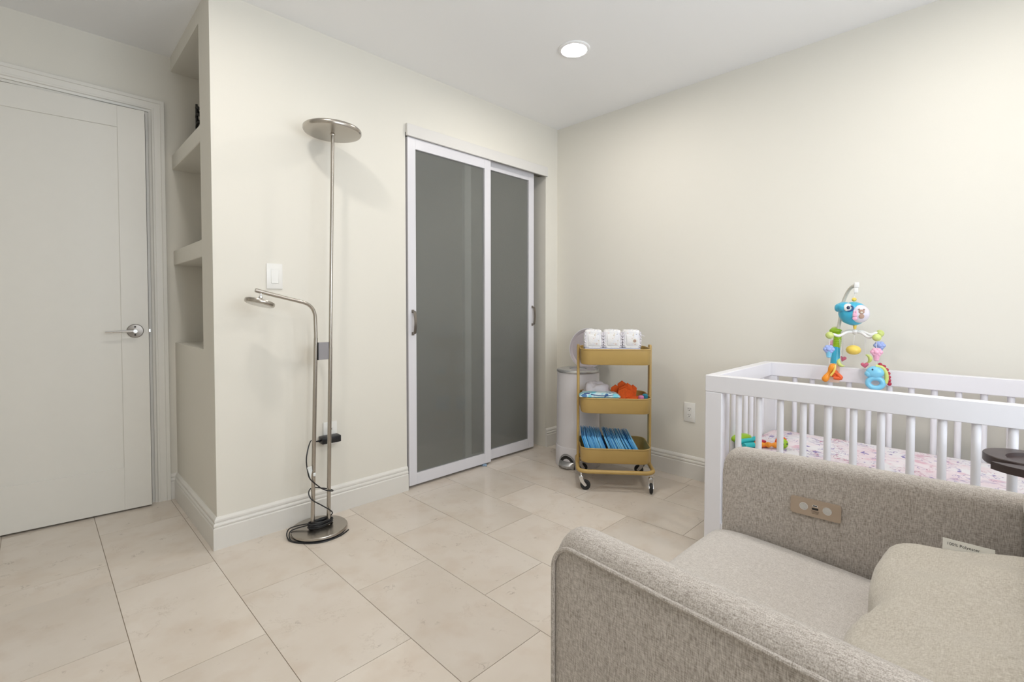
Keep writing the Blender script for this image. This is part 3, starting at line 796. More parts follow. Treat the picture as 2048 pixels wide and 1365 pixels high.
# middle tray: cloth, wipes, orange cloth, small caps
z2 = 0.4525
def crumple(name, label, cat, mat, cxx, cyy, zb, rx, ry, hgt, seed, spikes=0):
    rr = random.Random(seed)
    bm = B(); bmesh.ops.create_icosphere(bm, subdivisions=4, radius=1.0)
    from mathutils import noise
    for v in bm.verts:
        p = v.co.copy()
        n1 = noise.noise(p * 1.7 + Vector((seed, 0, 0))); n2 = noise.noise(p * 4.2 + Vector((0, seed, 3)))
        n3 = 1 - abs(noise.noise(p * 2.6 + Vector((seed * 3, 1, 0)))) * 2
        q = 1 + 0.22 * n1 + 0.10 * n2 + 0.10 * n3
        v.co = Vector((max(-0.186 - cxx, p.x * rx * q), min(0.128 - cyy, max(-0.125 - cyy, p.y * ry * q)), max(0.0, 0.42 * hgt + p.z * 0.62 * hgt * (q + 0.05 * n2))))
    return tag(obj(name, bm, mat, loc=on_cart(cxx, cyy, zb), rot=(0, 0, CA), smooth=80), label, cat)
# a support basket layer (folded cloths) keeps the upper cloth above the rim
crumple('white_cloth', 'crumpled white cloth in the middle tray', 'cloth', 'white_cloth', -0.100, 0.045, z2, 0.092, 0.072, 0.145, 2)
wp = thing('wipes_packet', 'pale blue wipes packet lying on front of middle tray', 'wipes', on_cart(-0.085, -0.098, 0.5415), CA)
bm = B()
secs = []
for i in range(17):
    t = i / 16; x = -0.125 + 0.235 * t; e = min(t, 1 - t)
    hh = 0.004 + 0.020 * min(1, e * 7) ** 0.6; dd = 0.046 + 0.004 * math.sin(t * 9)
    secs.append([Vector((x, -dd, 0.004)), Vector((x, -dd * 0.9, 0.0)), Vector((x, dd * 0.9, 0.0)), Vector((x, dd, 0.004)), Vector((x, dd * 0.85, 0.004 + hh * 0.8)), Vector((x, -dd * 0.85, 0.004 + hh * 0.8))])
loft(bm, secs); obj('wrapper', bm, 'wipes_print', wp, smooth=50)
bm = B(); box(bm, -0.075, 0.105, -0.040, 0.040, -0.0885, 0.0, 0.006, 2); obj('pack_body', bm, 'wipes_print', wp, smooth=30)
bm = B(); box(bm, -0.055, 0.062, -0.030, 0.022, 0.0215, 0.0260, 0.002, 1); fl = obj('flap', bm, 'wipes_print', wp, smooth=30)
bm = B(); tube(bm, spline([(-0.060, -0.043, 0.018), (-0.02, -0.046, 0.014), (0.03, -0.046, 0.012), (0.07, -0.043, 0.017)], 6), 0.0022, 6); obj('crease_print', bm, 'blue_dark', wp)
bm = B(); box(bm, -0.098, -0.066, -0.044, -0.036, 0.018, 0.0245, 0.001, 1); obj('printed_band', bm, 'blue_dark', wp)
# orange cloth with pointed folds
oc = thing('orange_cloth', 'bright orange cloth with pointed folds in middle tray', 'cloth', on_cart(0.062, -0.005, z2), CA)
rr = random.Random(11)
for k, (x0, wd, hg, yy, ln) in enumerate(((-0.040, 0.074, 0.134, 0.02, -0.14), (-0.010, 0.070, 0.156, 0.035, 0.02), (0.014, 0.074, 0.147, 0.00, 0.10), (0.034, 0.060, 0.134, 0.02, 0.34), (-0.002, 0.100, 0.126, -0.04, 0.02), (-0.006, 0.090, 0.138, -0.015, 0.10))):
    bm = B(); secs = []
    for j in range(9):
        t = j / 8
        hw = wd / 2 * (1.0 - 0.25 * t)
        zz = hg * t
        th2 = 0.010 * (1 - 0.5 * t)
        wv = 0.006 * math.sin(t * 5 + k)
        top = 0.010 * t * t
        sh = ln * zz * 0.5
        secs.append([Vector((x0 - hw + sh, yy - th2 + wv, zz - top)), Vector((x0 + sh, yy - th2 * 2 + wv, zz + top * 0.9)), Vector((x0 + hw + sh, yy - th2 + wv, zz - top)), Vector((x0 + hw + sh, yy + th2 + wv, zz - top)), Vector((x0 + sh, yy + th2 * 1.4 + wv, zz + top * 0.9)), Vector((x0 - hw + sh, yy + th2 + wv, zz - top))])
    loft(bm, secs); obj('fold', bm, 'orange_cloth', oc, smooth=30)
bm = B(); ellipsoid(bm, (0.055, -0.055, 0.072), 0.055, 0.05, 0.014, 20, 10); obj('loose_corner', bm, 'orange_cloth', oc)
bc = thing('baby_bottle', 'pink capped bottle in the middle tray at right', 'bottle', on_cart(0.148, -0.100, z2), CA)
bm = B(); lathe(bm, [(0, 0), (0.017, 0), (0.018, 0.003), (0.018, 0.070), (0.015, 0.076), (0, 0.078)], 22); obj('body', bm, 'white_cloth', bc)
bm = B(); lathe(bm, [(0, 0.076), (0.016, 0.076), (0.017, 0.079), (0.0155, 0.094), (0.009, 0.099), (0, 0.1)], 22); obj('cap', bm, 'pink_cap', bc)
bc = thing('baby_bottle', 'teal capped bottle in the middle tray at right corner', 'bottle', on_cart(0.176, -0.070, z2), CA)
bm = B(); lathe(bm, [(0, 0), (0.015, 0), (0.016, 0.003), (0.016, 0.072), (0.014, 0.078), (0, 0.08)], 22); obj('body', bm, 'white_cloth', bc)
bm = B(); lathe(bm, [(0, 0.078), (0.015, 0.078), (0.0165, 0.081), (0.0165, 0.097), (0.010, 0.103), (0, 0.104)], 22); obj('cap', bm, 'teal_cap', bc)

# bottom tray: two rows of thin blue packets leaning like files
def packet_mesh():
    bm = B(); w2, d2_, t2 = 0.0029, 0.118, 0.158
    # local: x thickness, y depth, z height; slightly pillowed with a folded upper edge
    secs = []
    for (z, k) in ((0, 0.5), (0.006, 1.0), (t2 * 0.5, 1.25), (t2 - 0.012, 1.0), (t2, 0.35)):
        secs.append([Vector((-w2 * k, -d2_, z)), Vector((w2 * k, -d2_, z)), Vector((w2 * k * 1.3, 0, z)), Vector((w2 * k, d2_, z)), Vector((-w2 * k, d2_, z)), Vector((-w2 * k * 0.7, 0, z))])
    loft(bm, secs)
    return bm
first = None
z3 = 0.1605
rr = random.Random(4)
def packet_row(n, xa, xb, yc, lean_a, lean_b, hs, label, group):
    global first
    for i in range(n):
        t = i / (n - 1)
        x = xa + (xb - xa) * t
        lean = lean_a + (lean_b - lean_a) * t + rr.uniform(-0.3, 0.3)
        if first is None:
            o = obj('blue_packet', packet_mesh(), 'blue_packet', smooth=30); first = o
        else:
            o = first.copy(); COL.objects.link(o)
        Mx = CM @ Matrix.Translation((x, yc + rr.uniform(-0.004, 0.004), z3 + 0.004)) @ Matrix.Rotation(R(rr.uniform(-1, 1)), 4, 'Z') @ Matrix.Rotation(R(lean), 4, 'Y') @ Matrix.Diagonal((1, 1, hs * rr.uniform(0.975, 1.025), 1))
        o.matrix_world = Mx
        tag(o, label, 'packet', group)
packet_row(17, -0.148, -0.026, -0.012, -18, -23, 1.0, 'thin blue packet in the left row in bottom tray', 'left row of blue packets')
packet_row(21, -0.004, 0.168, -0.012, -23, -30, 1.0, 'thin blue packet in the right row in bottom tray', 'right row of blue packets')

# ------------------------------------------------------------------ crib
crib = thing('baby_crib', 'white wooden crib with round slats against the wall', 'crib', (-0.508, -2.223, 0))
def K(x, y, z): return (x + 0.508, y + 2.223, z)
FX, BX, Y0, Y1, TZ = -0.886, -0.130, -1.547, -2.900, 0.780
RT, RH = 0.042, 0.069
def kbox(name, x0, x1, y0, y1, z0, z1, bev=0.002):
    a, b_ = K(x0, y0, z0), K(x1, y1, z1)
    bm = B(); box(bm, min(a[0], b_[0]), max(a[0], b_[0]), min(a[1], b_[1]), max(a[1], b_[1]), z0, z1, bev, 1)
    return obj(name, bm, 'crib_white', crib, smooth=None)
kbox('top_rail', FX, FX + RT, Y1, Y0, TZ - RH, TZ); kbox('top_rail', BX - RT, BX, Y1, Y0, TZ - RH, TZ)
kbox('end_rail', FX + RT, BX - RT, Y0 - RT, Y0, TZ - RH, TZ); kbox('end_rail', FX + RT, BX - RT, Y1, Y1 + RT, TZ - RH, TZ)
for x0, x1 in ((FX, FX + RT), (BX - RT, BX)):
    for y0, y1 in ((Y0 - 0.069, Y0), (Y1, Y1 + 0.069)):
        kbox('leg', x0, x1, y0, y1, 0.0, TZ - RH - 0.0008, 0.003)
BZ0, BZ1 = 0.110, 0.165
kbox('bottom_rail', FX, FX + RT, Y1 + 0.069, Y0 - 0.069, BZ0, BZ1); kbox('bottom_rail', BX - RT, BX, Y1 + 0.069, Y0 - 0.069, BZ0, BZ1)
kbox('bottom_rail', FX + RT, BX - RT, Y0 - RT, Y0, BZ0, BZ1); kbox('bottom_rail', FX + RT, BX - RT, Y1, Y1 + RT, BZ0, BZ1)
kbox('mattress_board', FX + RT + 0.004, BX - RT - 0.004, Y1 + RT + 0.004, Y0 - RT - 0.004, 0.290, 0.306)
bm = B(); lathe(bm, [(0.0115, BZ1 - 0.004), (0.0115, TZ - RH + 0.004)], 16); slat0 = obj('slat', bm, 'crib_white', crib)
spots = []
y = -1.676
while y > Y1 + 0.09:
    spots += [(FX + RT / 2, y)]; y -= 0.0772
y = -1.695
while y > Y1 + 0.09:
    spots += [(BX - RT / 2, y)]; y -= 0.0763
x = FX + 0.105
while x < BX - 0.08:
    spots += [(x, Y0 - RT / 2), (x, Y1 + RT / 2)]; x += 0.0764
for i, (x, y) in enumerate(spots):
    o = slat0 if i == 0 else slat0.copy()
    if i: COL.objects.link(o); o.parent = crib
    o.location = K(x, y, 0)
# mattress with floral sheet
bm = B(); MX0, MX1, MY0, MY1 = -0.838, -0.178, -2.85, -1.597
secs = []
mw, ml, mcx, mcy = MX1 - MX0, MY1 - MY0, (MX0 + MX1) / 2, (MY0 + MY1) / 2
for (s, z) in ((0.02, 0), (0.005, 0.006), (0, 0.02), (0, 0.105), (0.004, 0.120), (0.014, 0.130), (0.035, 0.136), (0.10, 0.139)):
    secs.append([Vector((px, py, z)) for px, py in rrect(mw - 2 * s, ml - 2 * s, 0.05, 5)])
loft(bm, secs)
tag(obj('crib_mattress', bm, 'floral_sheet', loc=(mcx, mcy, 0.3065), smooth=60), 'crib mattress with pink and purple floral fitted sheet', 'mattress')
MZ = 0.4455
# toys on the mattress
t1 = thing('plush_rattle', 'lime and teal plush rattle lying in the crib corner', 'toy', (-0.628, -1.642, MZ), R(-20))
bm = B(); ellipsoid(bm, (0.0, 0.045, 0.022), 0.060, 0.026, 0.021, 20, 12); obj('body', bm, 'toy_lime', t1)
bm = B(); tube(bm, spline([(-0.07, 0.012, 0.017), (-0.03, 0.006, 0.021), (0.01, 0.0, 0.021), (0.035, -0.006, 0.020)], 6), [0.012] * 13 + [0.014, 0.017, 0.019, 0.019, 0.017, 0.012], 12); obj('arm', bm, 'toy_teal', t1)
bm = B(); tube(bm, spline([(-0.07, -0.026, 0.013), (-0.03, -0.030, 0.013), (0.0, -0.034, 0.012)], 6), 0.012, 10); obj('leg', bm, 'toy_teal', t1)
bm = B(); ellipsoid(bm, (0.030, -0.046, 0.0115), 0.036, 0.018, 0.011, 18, 10); obj('foot', bm, 'toy_redorange', t1)
t2 = thing('plush_bug', 'orange plush bug with yellow-green head lying in the crib', 'toy', (-0.600, -1.738, MZ), R(-40))
bm = B(); tube(bm, spline([(-0.085, 0.02, 0.014), (-0.055, 0.012, 0.016), (-0.02, 0.0, 0.017), (0.012, -0.01, 0.017)], 6), [0.010 + 0.003 * math.sin(i * 1.4) for i in range(19)], 12); obj('body', bm, 'toy_orange', t2)
bm = B(); ellipsoid(bm, (0.028, -0.006, 0.023), 0.024, 0.020, 0.022, 18, 12); hh = obj('head', bm, 'toy_lime', t2)
for s in (-1, 1):
    bm = B(); ellipsoid(bm, (0.028 + s * 0.009, -0.0245, 0.026), 0.0035, 0.0025, 0.0035, 10, 8); obj('eye', bm, 'toy_navy', hh)
bm = B(); tube(bm, spline([(0.002, 0.0, 0.018), (0.006, 0.0, 0.038), (0.028, 0.002, 0.049), (0.047, 0.0, 0.038)], 6), 0.0055, 10); obj('hood', bm, 'toy_redorange', t2)
bm = B(); ellipsoid(bm, (-0.055, 0.024, 0.026), 0.028, 0.009, 0.0085, 14, 8); obj('wing', bm, 'toy_red', t2)

# ------------------------------------------------------------------ crib mobile
MR = Vector((-0.151, -1.868, TZ))
mob = thing('crib_mobile', 'musical crib mobile with blue fish and hanging toys', 'mobile', MR, R(-79))
S = 0.00233
def M(px, py, dy=0.0): return Vector(((px - 1668) * S * 0.815, dy, (720 - py) * S + 0.813 - TZ))
# clamp hooked over the back rail (axis-aligned with the rail)
cl = B(); box(cl, -0.026, -0.0225, -0.022, 0.022, -0.075, 0.004, 0.0, 1); box(cl, -0.026, 0.024, -0.022, 0.022, 0.0005, 0.016, 0.004, 2); box(cl, 0.0215, 0.026, -0.022, 0.022, -0.050, 0.004, 0.0, 1)
obj('clamp', cl, 'toy_peach', mob, smooth=30, rot=(0, 0, R(79)))
cl = B(); lathe(cl, [(0, 0), (0.017, 0), (0.019, 0.004), (0.019, 0.016), (0.014, 0.021), (0, 0.022)], 24, (-0.026, 0, -0.030), Matrix.Rotation(R(-90), 3, 'Y')); obj('clamp_knob', cl, 'toy_redorange', mob, rot=(0, 0, R(79)))
bm = B(); tube(bm, [(-0.001, 0, 0.010), (-0.001, 0, 0.04), (0.004, 0, 0.095)], [0.021, 0.0185, 0.0165], 20); obj('lower_post', bm, 'toy_blue', mob)
bm = B(); tube(bm, [(0.004, 0, 0.093), (0.008, 0, 0.165)], [0.0165, 0.0155], 20)
for k in range(6): lathe(bm, [(0.0155, -0.0025), (0.0178, 0), (0.0155, 0.0025)], 20, (0.0045 + k * 0.0006, 0, 0.101 + k * 0.011), cap=False)
obj('upper_post', bm, 'toy_lime', mob)
bm = B(); ellipsoid(bm, (-0.002, 0, 0.172), 0.026, 0.018, 0.014, 18, 10); obj('elbow_cap', bm, 'toy_lime', mob)
armp = spline([M(1671, 661), M(1674, 648), M(1677, 630, 0.02), M(1681, 605, 0.03), M(1687, 588, 0.02), M(1695, 574, 0.0), M(1703, 568, -0.02)], 6)
bm = B(); tube(bm, armp, [0.0075] * len(armp), 12); obj('arm', bm, 'toy_cream', mob)
FY = -0.05
bm = B(); c = M(1708, 567, FY); box(bm, c.x - 0.010, c.x + 0.010, -0.058, -0.012, c.z - 0.013, c.z + 0.013, 0.004, 2); c = M(1707, 579, FY); box(bm, c.x - 0.008, c.x + 0.008, c.y - 0.007, c.y + 0.007, c.z - 0.009, c.z + 0.016, 0.003, 2); obj('hanger', bm, 'toy_white', mob)
bm = B(); tube(bm, [M(1705.5, 583, FY), M(1704, 592, FY)], 0.0018, 6); obj('string', bm, 'toy_white', mob)
bm = B(); ellipsoid(bm, M(1703.5, 596, FY), 0.010, 0.008, 0.009, 14, 10); obj('top_bead', bm, 'toy_yellow', mob)
# fish body
fc = M(1703, 623, FY)
bm = B()
ellipsoid(bm, (0, 0, 0), 0.056, 0.050, 0.052, 32, 20)
for v in bm.verts:
    if v.co.z < -0.03: v.co.z -= (-(v.co.z) - 0.03) * 0.28
    if v.co.x < -0.03: v.co.x -= 0.004
fish = obj('fish_body', bm, 'toy_blue', mob, loc=fc)
bm = B(); ellipsoid(bm, (-0.038, -0.006, 0.026), 0.034, 0.044, 0.026, 24, 14); obj('head', bm, 'toy_blue', fish)
bm = B(); ellipsoid(bm, (-0.062, -0.012, 0.024), 0.013, 0.022, 0.019, 16, 10); obj('lips', bm, 'toy_blue', fish)
ef = Matrix.Rotation(R(12), 3, 'Z')
bm = B(); ellipsoid(bm, (-0.023, -0.043, 0.026), 0.018, 0.008, 0.018, 20, 12, ef); ey = obj('eye', bm, 'toy_white', fish)
bm = B(); ellipsoid(bm, (-0.0215, -0.0495, 0.025), 0.0075, 0.004, 0.008, 16, 10, ef); obj('pupil', bm, 'toy_navy', ey)
bm = B(); tube(bm, spline([(-0.012, -0.049, 0.034), (-0.004, -0.050, 0.028), (-0.004, -0.051, 0.018), (-0.014, -0.050, 0.010), (-0.024, -0.049, 0.009)], 5), 0.0028, 8); obj('eye_shadow', bm, 'blue_dark', ey)
# oval picture window on the flank
bm = B(); ellipsoid(bm, (0.018, -0.016, -0.003), 0.043, 0.040, 0.043, 26, 16); wnd = obj('picture_window', bm, 'toy_face', fish)
bm = B()
for p, q in (((0.028, -0.0550, 0.006), (0.0115, 0.003, 0.0105)), ((0.019, -0.0535, 0.017), (0.004, 0.003, 0.004)), ((0.037, -0.0505, 0.016), (0.004, 0.003, 0.004)), ((0.028, -0.0545, -0.014), (0.0105, 0.003, 0.0115))): ellipsoid(bm, p, *q, 16, 10)
br = obj('bear_print', bm, 'toy_brown', wnd)
bm = B(); ellipsoid(bm, (0.028, -0.0575, 0.003), 0.005, 0.002, 0.004, 12, 8); obj('muzzle_print', bm, 'toy_cream', wnd)
bm = B()
for p, q in (((0.005, -0.0535, -0.008), (0.0095, 0.003, 0.009)), ((0.000, -0.0525, 0.004), (0.003, 0.002, 0.008)), ((0.008, -0.0545, 0.005), (0.003, 0.002, 0.008)), ((0.004, -0.051, -0.024), (0.010, 0.003, 0.008))): ellipsoid(bm, p, *q, 14, 8)
obj('bunny_print', bm, 'toy_pink', wnd)
# cross bar
bm = B(); tube(bm, spline([M(1706, 643, FY), M(1706, 650, FY), M(1706, 657, FY)], 3), [0.006, 0.007, 0.0075, 0.007, 0.006, 0.005, 0.005], 12); obj('lower_bead', bm, 'toy_yellow', mob)
hub = M(1706, 661, FY)
bm = B(); lathe(bm, [(0, -0.012), (0.008, -0.008), (0.014, 0), (0.013, 0.008), (0.006, 0.013), (0, 0.014)], 20, hub); obj('hub', bm, 'toy_white', mob)
ends = {}
for nme, (px, py, dy) in dict(fl=(1655, 668, -0.09), fr=(1748, 670, -0.09), br=(1757, 664, 0.02), bl=(1665, 659, 0.02)).items():
    e = M(px, py, dy); ends[nme] = e
    bm = B(); p1 = hub.lerp(e, 0.3) + Vector((0, 0, 0.004)); p2 = hub.lerp(e, 0.62) + Vector((0, 0, -0.008)); p3 = hub.lerp(e, 0.85) + Vector((0, 0, 0.002))
    tube(bm, spline([hub, p1, p2, p3, e], 6), 0.0062, 10); obj('cross_arm', bm, 'toy_white', mob)
    bm = B(); ellipsoid(bm, e, 0.0175, 0.0175, 0.0165, 18, 12); obj('knob', bm, 'toy_green', mob)
def string(a, b_):
    bm = B(); tube(bm, [a, b_], 0.0011, 5); obj('string', bm, 'toy_white', mob)
def cluster(px, py, dy, mat, leg):
    c = M(px, py, dy); bm = B()
    for k in range(7):
        a = 2 * math.pi * k / 6
        o = Vector((0.0125 * math.cos(a), -0.004, 0.010 * math.sin(a))) if k < 6 else Vector((0, -0.010, 0))
        ellipsoid(bm, c + o, 0.0115, 0.010, 0.0105, 14, 10)
    t = obj('balloon_toy', bm, mat, mob)
    bm = B(); tube(bm, [c + Vector((0, 0, -0.010)), c + Vector((0, 0, -0.034))], [0.014, 0.010], 14); ellipsoid(bm, c + Vector((0, -0.001, -0.036)), 0.010, 0.010, 0.005, 12, 8); obj('basket', bm, leg, t)
    return c
for end, px, py, mt, lg in (('fl', 1654, 696, 'toy_lilac', 'toy_skyblue'), ('bl', 1665, 688, 'toy_pink', 'toy_pink'), ('fr', 1748, 698, 'toy_pink', 'toy_pink'), ('br', 1757, 688, 'toy_lilac', 'toy_lilac')):
    c = cluster(px, py, ends[end].y, mt, lg); string(ends[end] + Vector((0, 0, -0.014)), c + Vector((0, 0, 0.015)))
bm = B(); ellipsoid(bm, M(1704, 697, FY), 0.030, 0.026, 0.0225, 22, 14); obj('ball', bm, 'toy_yellow', mob); string(hub, M(1704, 688, FY))
def heart(px, py, dy, rz):
    c = M(px, py, dy); out = []
    for k in range(28):
        t = 2 * math.pi * k / 28
        out.append((0.016 * math.sin(t) ** 3, 0.001 * (13 * math.cos(t) - 5 * math.cos(2 * t) - 2 * math.cos(3 * t) - math.cos(4 * t))))
    bm = B(); m3 = Matrix.Rotation(R(rz), 3, 'Y') @ Ry
    secs = []
    for q, k in ((-0.006, 0.72), (-0.003, 0.95), (0.003, 0.95), (0.006, 0.72)): secs.append([m3 @ Vector((x * k, y * k, q)) + c for x, y in out])
    loft(bm, secs); obj('heart', bm, 'toy_rose', mob, smooth=50)
def moon(px, py, dy, rz):
    c = M(px, py, dy); bm = B()
    pts = [(0.019 * math.cos(R(a)), 0, 0.019 * math.sin(R(a))) for a in range(-80, 81, 10)]
    m3 = Matrix.Rotation(R(rz), 3, 'Y')
    tube(bm, [m3 @ Vector(p) + c for p in pts], [0.001 + 0.0078 * math.cos(R(a * 1.1)) for a in range(-80, 81, 10)], 10); obj('moon', bm, 'toy_green', mob)
heart(1683, 718, 0.02, 8); moon(1684, 722, -0.05, 150); heart(1727, 726, -0.05, -6); moon(1729, 716, 0.01, -10)
string(M(1675, 662, 0.0), M(1679, 720, -0.05)); string(M(1729, 664, 0.0), M(1730, 708, 0.01)); string(M(1726, 664, -0.03), M(1727, 720, -0.05)); string(M(1682, 660, 0.0), M(1683, 712, 0.02))
# orange teether (left) and blue seahorse teether (right)
ot = M(1655, 744, -0.09)
string(ends['fl'], ot + Vector((0, 0, 0.04)))
bm = B(); tube(bm, spline([ot + Vector(p) for p in ((0.020, 0, 0.044), (0.008, 0, 0.018), (-0.006, 0, -0.012), (-0.020, 0, -0.042))], 6), [0.004, 0.007, 0.011, 0.013, 0.014, 0.014, 0.013, 0.0115, 0.0095, 0.008, 0.008, 0.009, 0.011, 0.013, 0.014, 0.0145, 0.014, 0.011, 0.006], 14); tz = obj('orange_teether', bm, 'toy_orange', mob)
bm = B(); tube(bm, spline([ot + Vector(p) for p in ((0.024, -0.006, 0.040), (0.020, -0.012, 0.012), (0.006, -0.014, -0.012))], 5), 0.0045, 8); obj('fin', bm, 'toy_yellow', tz)
bm = B(); tube(bm, spline([ot + Vector(p) for p in ((0.018, 0.004, 0.006), (0.034, 0.004, -0.006), (0.046, 0.004, -0.022), (0.018, 0.004, -0.022))], 5), [0.006] * 5 + [0.009] * 11, 10); obj('tail', bm, 'toy_redorange', tz)
bt_ = M(1747, 747, -0.09)
string(ends['fr'] + Vector((0, 0, -0.10)), bt_ + Vector((0.003, 0, 0.050)))
bm = B(); ellipsoid(bm, bt_ + Vector((-0.002, 0, 0.022)), 0.034, 0.018, 0.028, 22, 14); ellipsoid(bm, bt_ + Vector((-0.024, -0.001, 0.014)), 0.017, 0.014, 0.015, 16, 10); sh = obj('seahorse_teether', bm, 'toy_skyblue', mob)
bm = B(); tube(bm, [bt_ + Vector((0.0 + 0.0265 * math.cos(a), 0, -0.026 + 0.0225 * math.sin(a))) for a in [2 * math.pi * k / 28 for k in range(28)]], 0.0115, 12, closed=True); obj('ring_tail', bm, 'toy_skyblue', sh)
bm = B(); tube(bm, spline([bt_ + Vector(p) for p in ((0.000, 0.002, 0.050), (0.022, 0.002, 0.046), (0.036, 0.002, 0.026), (0.040, 0.002, -0.002), (0.036, 0.002, -0.024))], 5), 0.0085, 10); obj('back_fin', bm, 'toy_green', sh)
bm = B()
for p in ((0.016, 0.058), (0.029, 0.050), (0.039, 0.036), (0.045, 0.020), (0.047, 0.004), (0.048, -0.011), (0.050, -0.026)): ellipsoid(bm, bt_ + Vector((p[0], 0.003, p[1])), 0.0085, 0.005, 0.0085, 12, 8)
obj('crest', bm, 'toy_red', sh)
bm = B(); ellipsoid(bm, bt_ + Vector((-0.012, -0.016, 0.036)), 0.0035, 0.003, 0.004, 10, 8); obj('eye', bm, 'toy_navy', sh)

# ------------------------------------------------------------------ armchair
CH = Vector((-1.77, -2.25, 0))
chair = thing('recliner_armchair', 'beige woven upholstered recliner armchair with charging panel', 'armchair', CH)
def arm_loft(front, y0, y1, xin, xout, h0, h1, splay, zb, rad, mat='chair_fabric', rf=0.055, n=9):
    """front end at y0, back at y1 (smaller y); splay = dx per metre going back"""
    bm = B(); secs = []
    ss = [0.0, 0.003, 0.010, 0.020, 0.034, 0.055, 0.10, 0.18, 0.28, 0.40, 0.52, 0.66]
    L_ = y0 - y1
    for s in ss + [L_]:
        if s > L_: continue
        t = s / L_; h = h0 + (h1 - h0) * t
        if s < rf: h = h - rf + math.sqrt(max(0, rf * rf - (rf - s) ** 2))
        tp = 0.85 + 0.15 * min(1, s / 0.03) ** 0.5
        sx = splay * s
        xi, xo = xin + sx, xout + sx
        xm = (xi + xo) / 2; hw = abs(xi - xo) / 2; sg = 1 if xi > xo else -1
        r2 = min(rad, hw); sec = [Vector((xm - sg * hw * tp, y0 - s, zb))]
        for k in range(n + 1):
            a = math.pi - math.pi * k / n
            bx = math.cos(a)
            ox = (hw - r2) * (1 if bx > 0 else -1) if r2 < hw else 0
            sec.append(Vector((xm + sg * (bx * r2 + ox) * tp, y0 - s, h - r2 + r2 * math.sin(a))))
        sec.append(Vector((xm + sg * hw * tp, y0 - s, zb)))
        secs.append([p - CH for p in sec])
    loft(bm, secs)
    return obj('arm', bm, mat, chair, smooth=60)
NX_IN, NX_OUT, AY0, AY1, AH = -2.126, -2.203, -1.818, -2.62, 0.650
arm_loft(0, AY0, AY1, NX_IN, NX_OUT, AH, AH + 0.004, -0.088, 0.06, 0.0385)
FX_IN, FX_OUT = -1.400, -1.335
arm_loft(0, -1.820, AY1, FX_IN, FX_OUT, 0.638, 0.647, 0.055, 0.06, 0.0325)
# piping on the outer edge of each arm
def piping(xo, y0, h0, h1, splay, drop, sg):
    pts = []
    for z in (0.07, 0.25, 0.45, h0 - drop - 0.055): pts.append(Vector((xo * 1.0, y0 - 0.001, z)))
    for k in range(1, 8):
        a = R(90 * k / 7); pts.append(Vector((xo + splay * 0.05 * (1 - math.cos(a)), y0 - 0.050 * (1 - math.cos(a)), h0 - drop - 0.055 + 0.055 * math.sin(a))))
    for s in (0.12, 0.25, 0.4, 0.55, 0.78): pts.append(Vector((xo + splay * s, y0 - s, h0 - drop + (h1 - h0) * s / 0.8)))
    pts = [p - CH for p in pts]
    bm = B(); tube(bm, spline(pts, 4), 0.0042, 8); obj('piping', bm, 'chair_fabric', chair)
piping(NX_OUT + 0.001, AY0, AH, AH + 0.004, -0.088, 0.030, -1)
piping(FX_OUT - 0.0005, -1.820, 0.634, 0.646, 0.055, 0.022, 1)
# seat cushion: crowned, rounded front
bm = B(); secs = []
sx0, sx1 = NX_IN + 0.004, FX_IN - 0.004
for i in range(21):
    t = i / 20; x = sx0 + (sx1 - sx0) * t; sec = []
    e = min(t, 1 - t); crown = 0.012 * (1 - (2 * t - 1) ** 2); edge = -0.010 * (1 - min(1, e / 0.06)) ** 2
    fz = 0.398 + crown + edge
    prof = [(-2.56, 0.27), (-1.83, 0.27), (-1.802, 0.285), (-1.793, 0.315), (-1.793, 0.345), (-1.800, fz - 0.028), (-1.815, fz - 0.011), (-1.84, fz - 0.002), (-1.88, fz), (-2.00, fz - 0.003), (-2.15, fz - 0.012), (-2.35, fz - 0.026), (-2.56, fz - 0.04)]
    secs.append([Vector((x, y + 0.010 * (1 - min(1, e / 0.08)) ** 2 * (-1 if y > -2.0 else 0), z)) - CH for y, z in prof])
loft(bm, secs); obj('seat_cushion', bm, 'seat_fabric', chair, smooth=60)
bm = B(); box(bm, sx0 - CH.x, sx1 - CH.x, -2.60 - CH.y, -1.86 - CH.y, 0.09, 0.268, 0.006, 2); obj('seat_base', bm, 'chair_fabric', chair)
# backrest, leaning back, with side wings
bm = B(); secs = []
for i in range(29):
    t = i / 28; x = -2.215 + 0.865 * t
    e = min(t, 1 - t); rr_ = 0.05 * (1 - min(1, e / 0.09)) ** 2; zt = lambda z: z - (0.09 * (1 - min(1, e / 0.14)) ** 2 if z > 0.9 else 0)
    front = [(-2.545, 0.575), (-2.452, 0.63), (-2.458, 0.655), (-2.482, 0.69), (-2.52, 0.85), (-2.57, 1.02)]
    back = [(-2.63, 1.05), (-2.70, 1.02), (-2.72, 0.8), (-2.70, 0.5), (-2.68, 0.12), (-2.60, 0.12), (-2.57, 0.45)]
    secs.append([Vector((x, y - (rr_ if z > 0.67 else 0), zt(z))) - CH for y, z in front] + [Vector((x, y + rr_, zt(z))) - CH for y, z in back])
loft(bm, secs); obj('backrest', bm, 'chair_fabric', chair, smooth=60)
bm = B(); lathe(bm, [(0, 0), (0.28, 0), (0.285, 0.006), (0.285, 0.022), (0.27, 0.03), (0.05, 0.035), (0.05, 0.09), (0, 0.09)], 44, (0, 0, 0)); obj('swivel_base', bm, 'black_plastic', chair)
# charging panel on the inner face of the far arm
pc = Vector((-1.400 + 0.055 * 0.24, -2.066, 0.513)) - CH
pan_rot = (0, 0, R(-90) - math.atan(0.0))
pan = B(); prism(pan, rrect(0.118, 0.047, 0.006, 4), 0.0, 0.0045, Ry)
pan = obj('charging_panel', pan, 'usb_plate', chair, loc=(pc.x, pc.y, pc.z), rot=(0, 0, R(-90 + 3.2)))
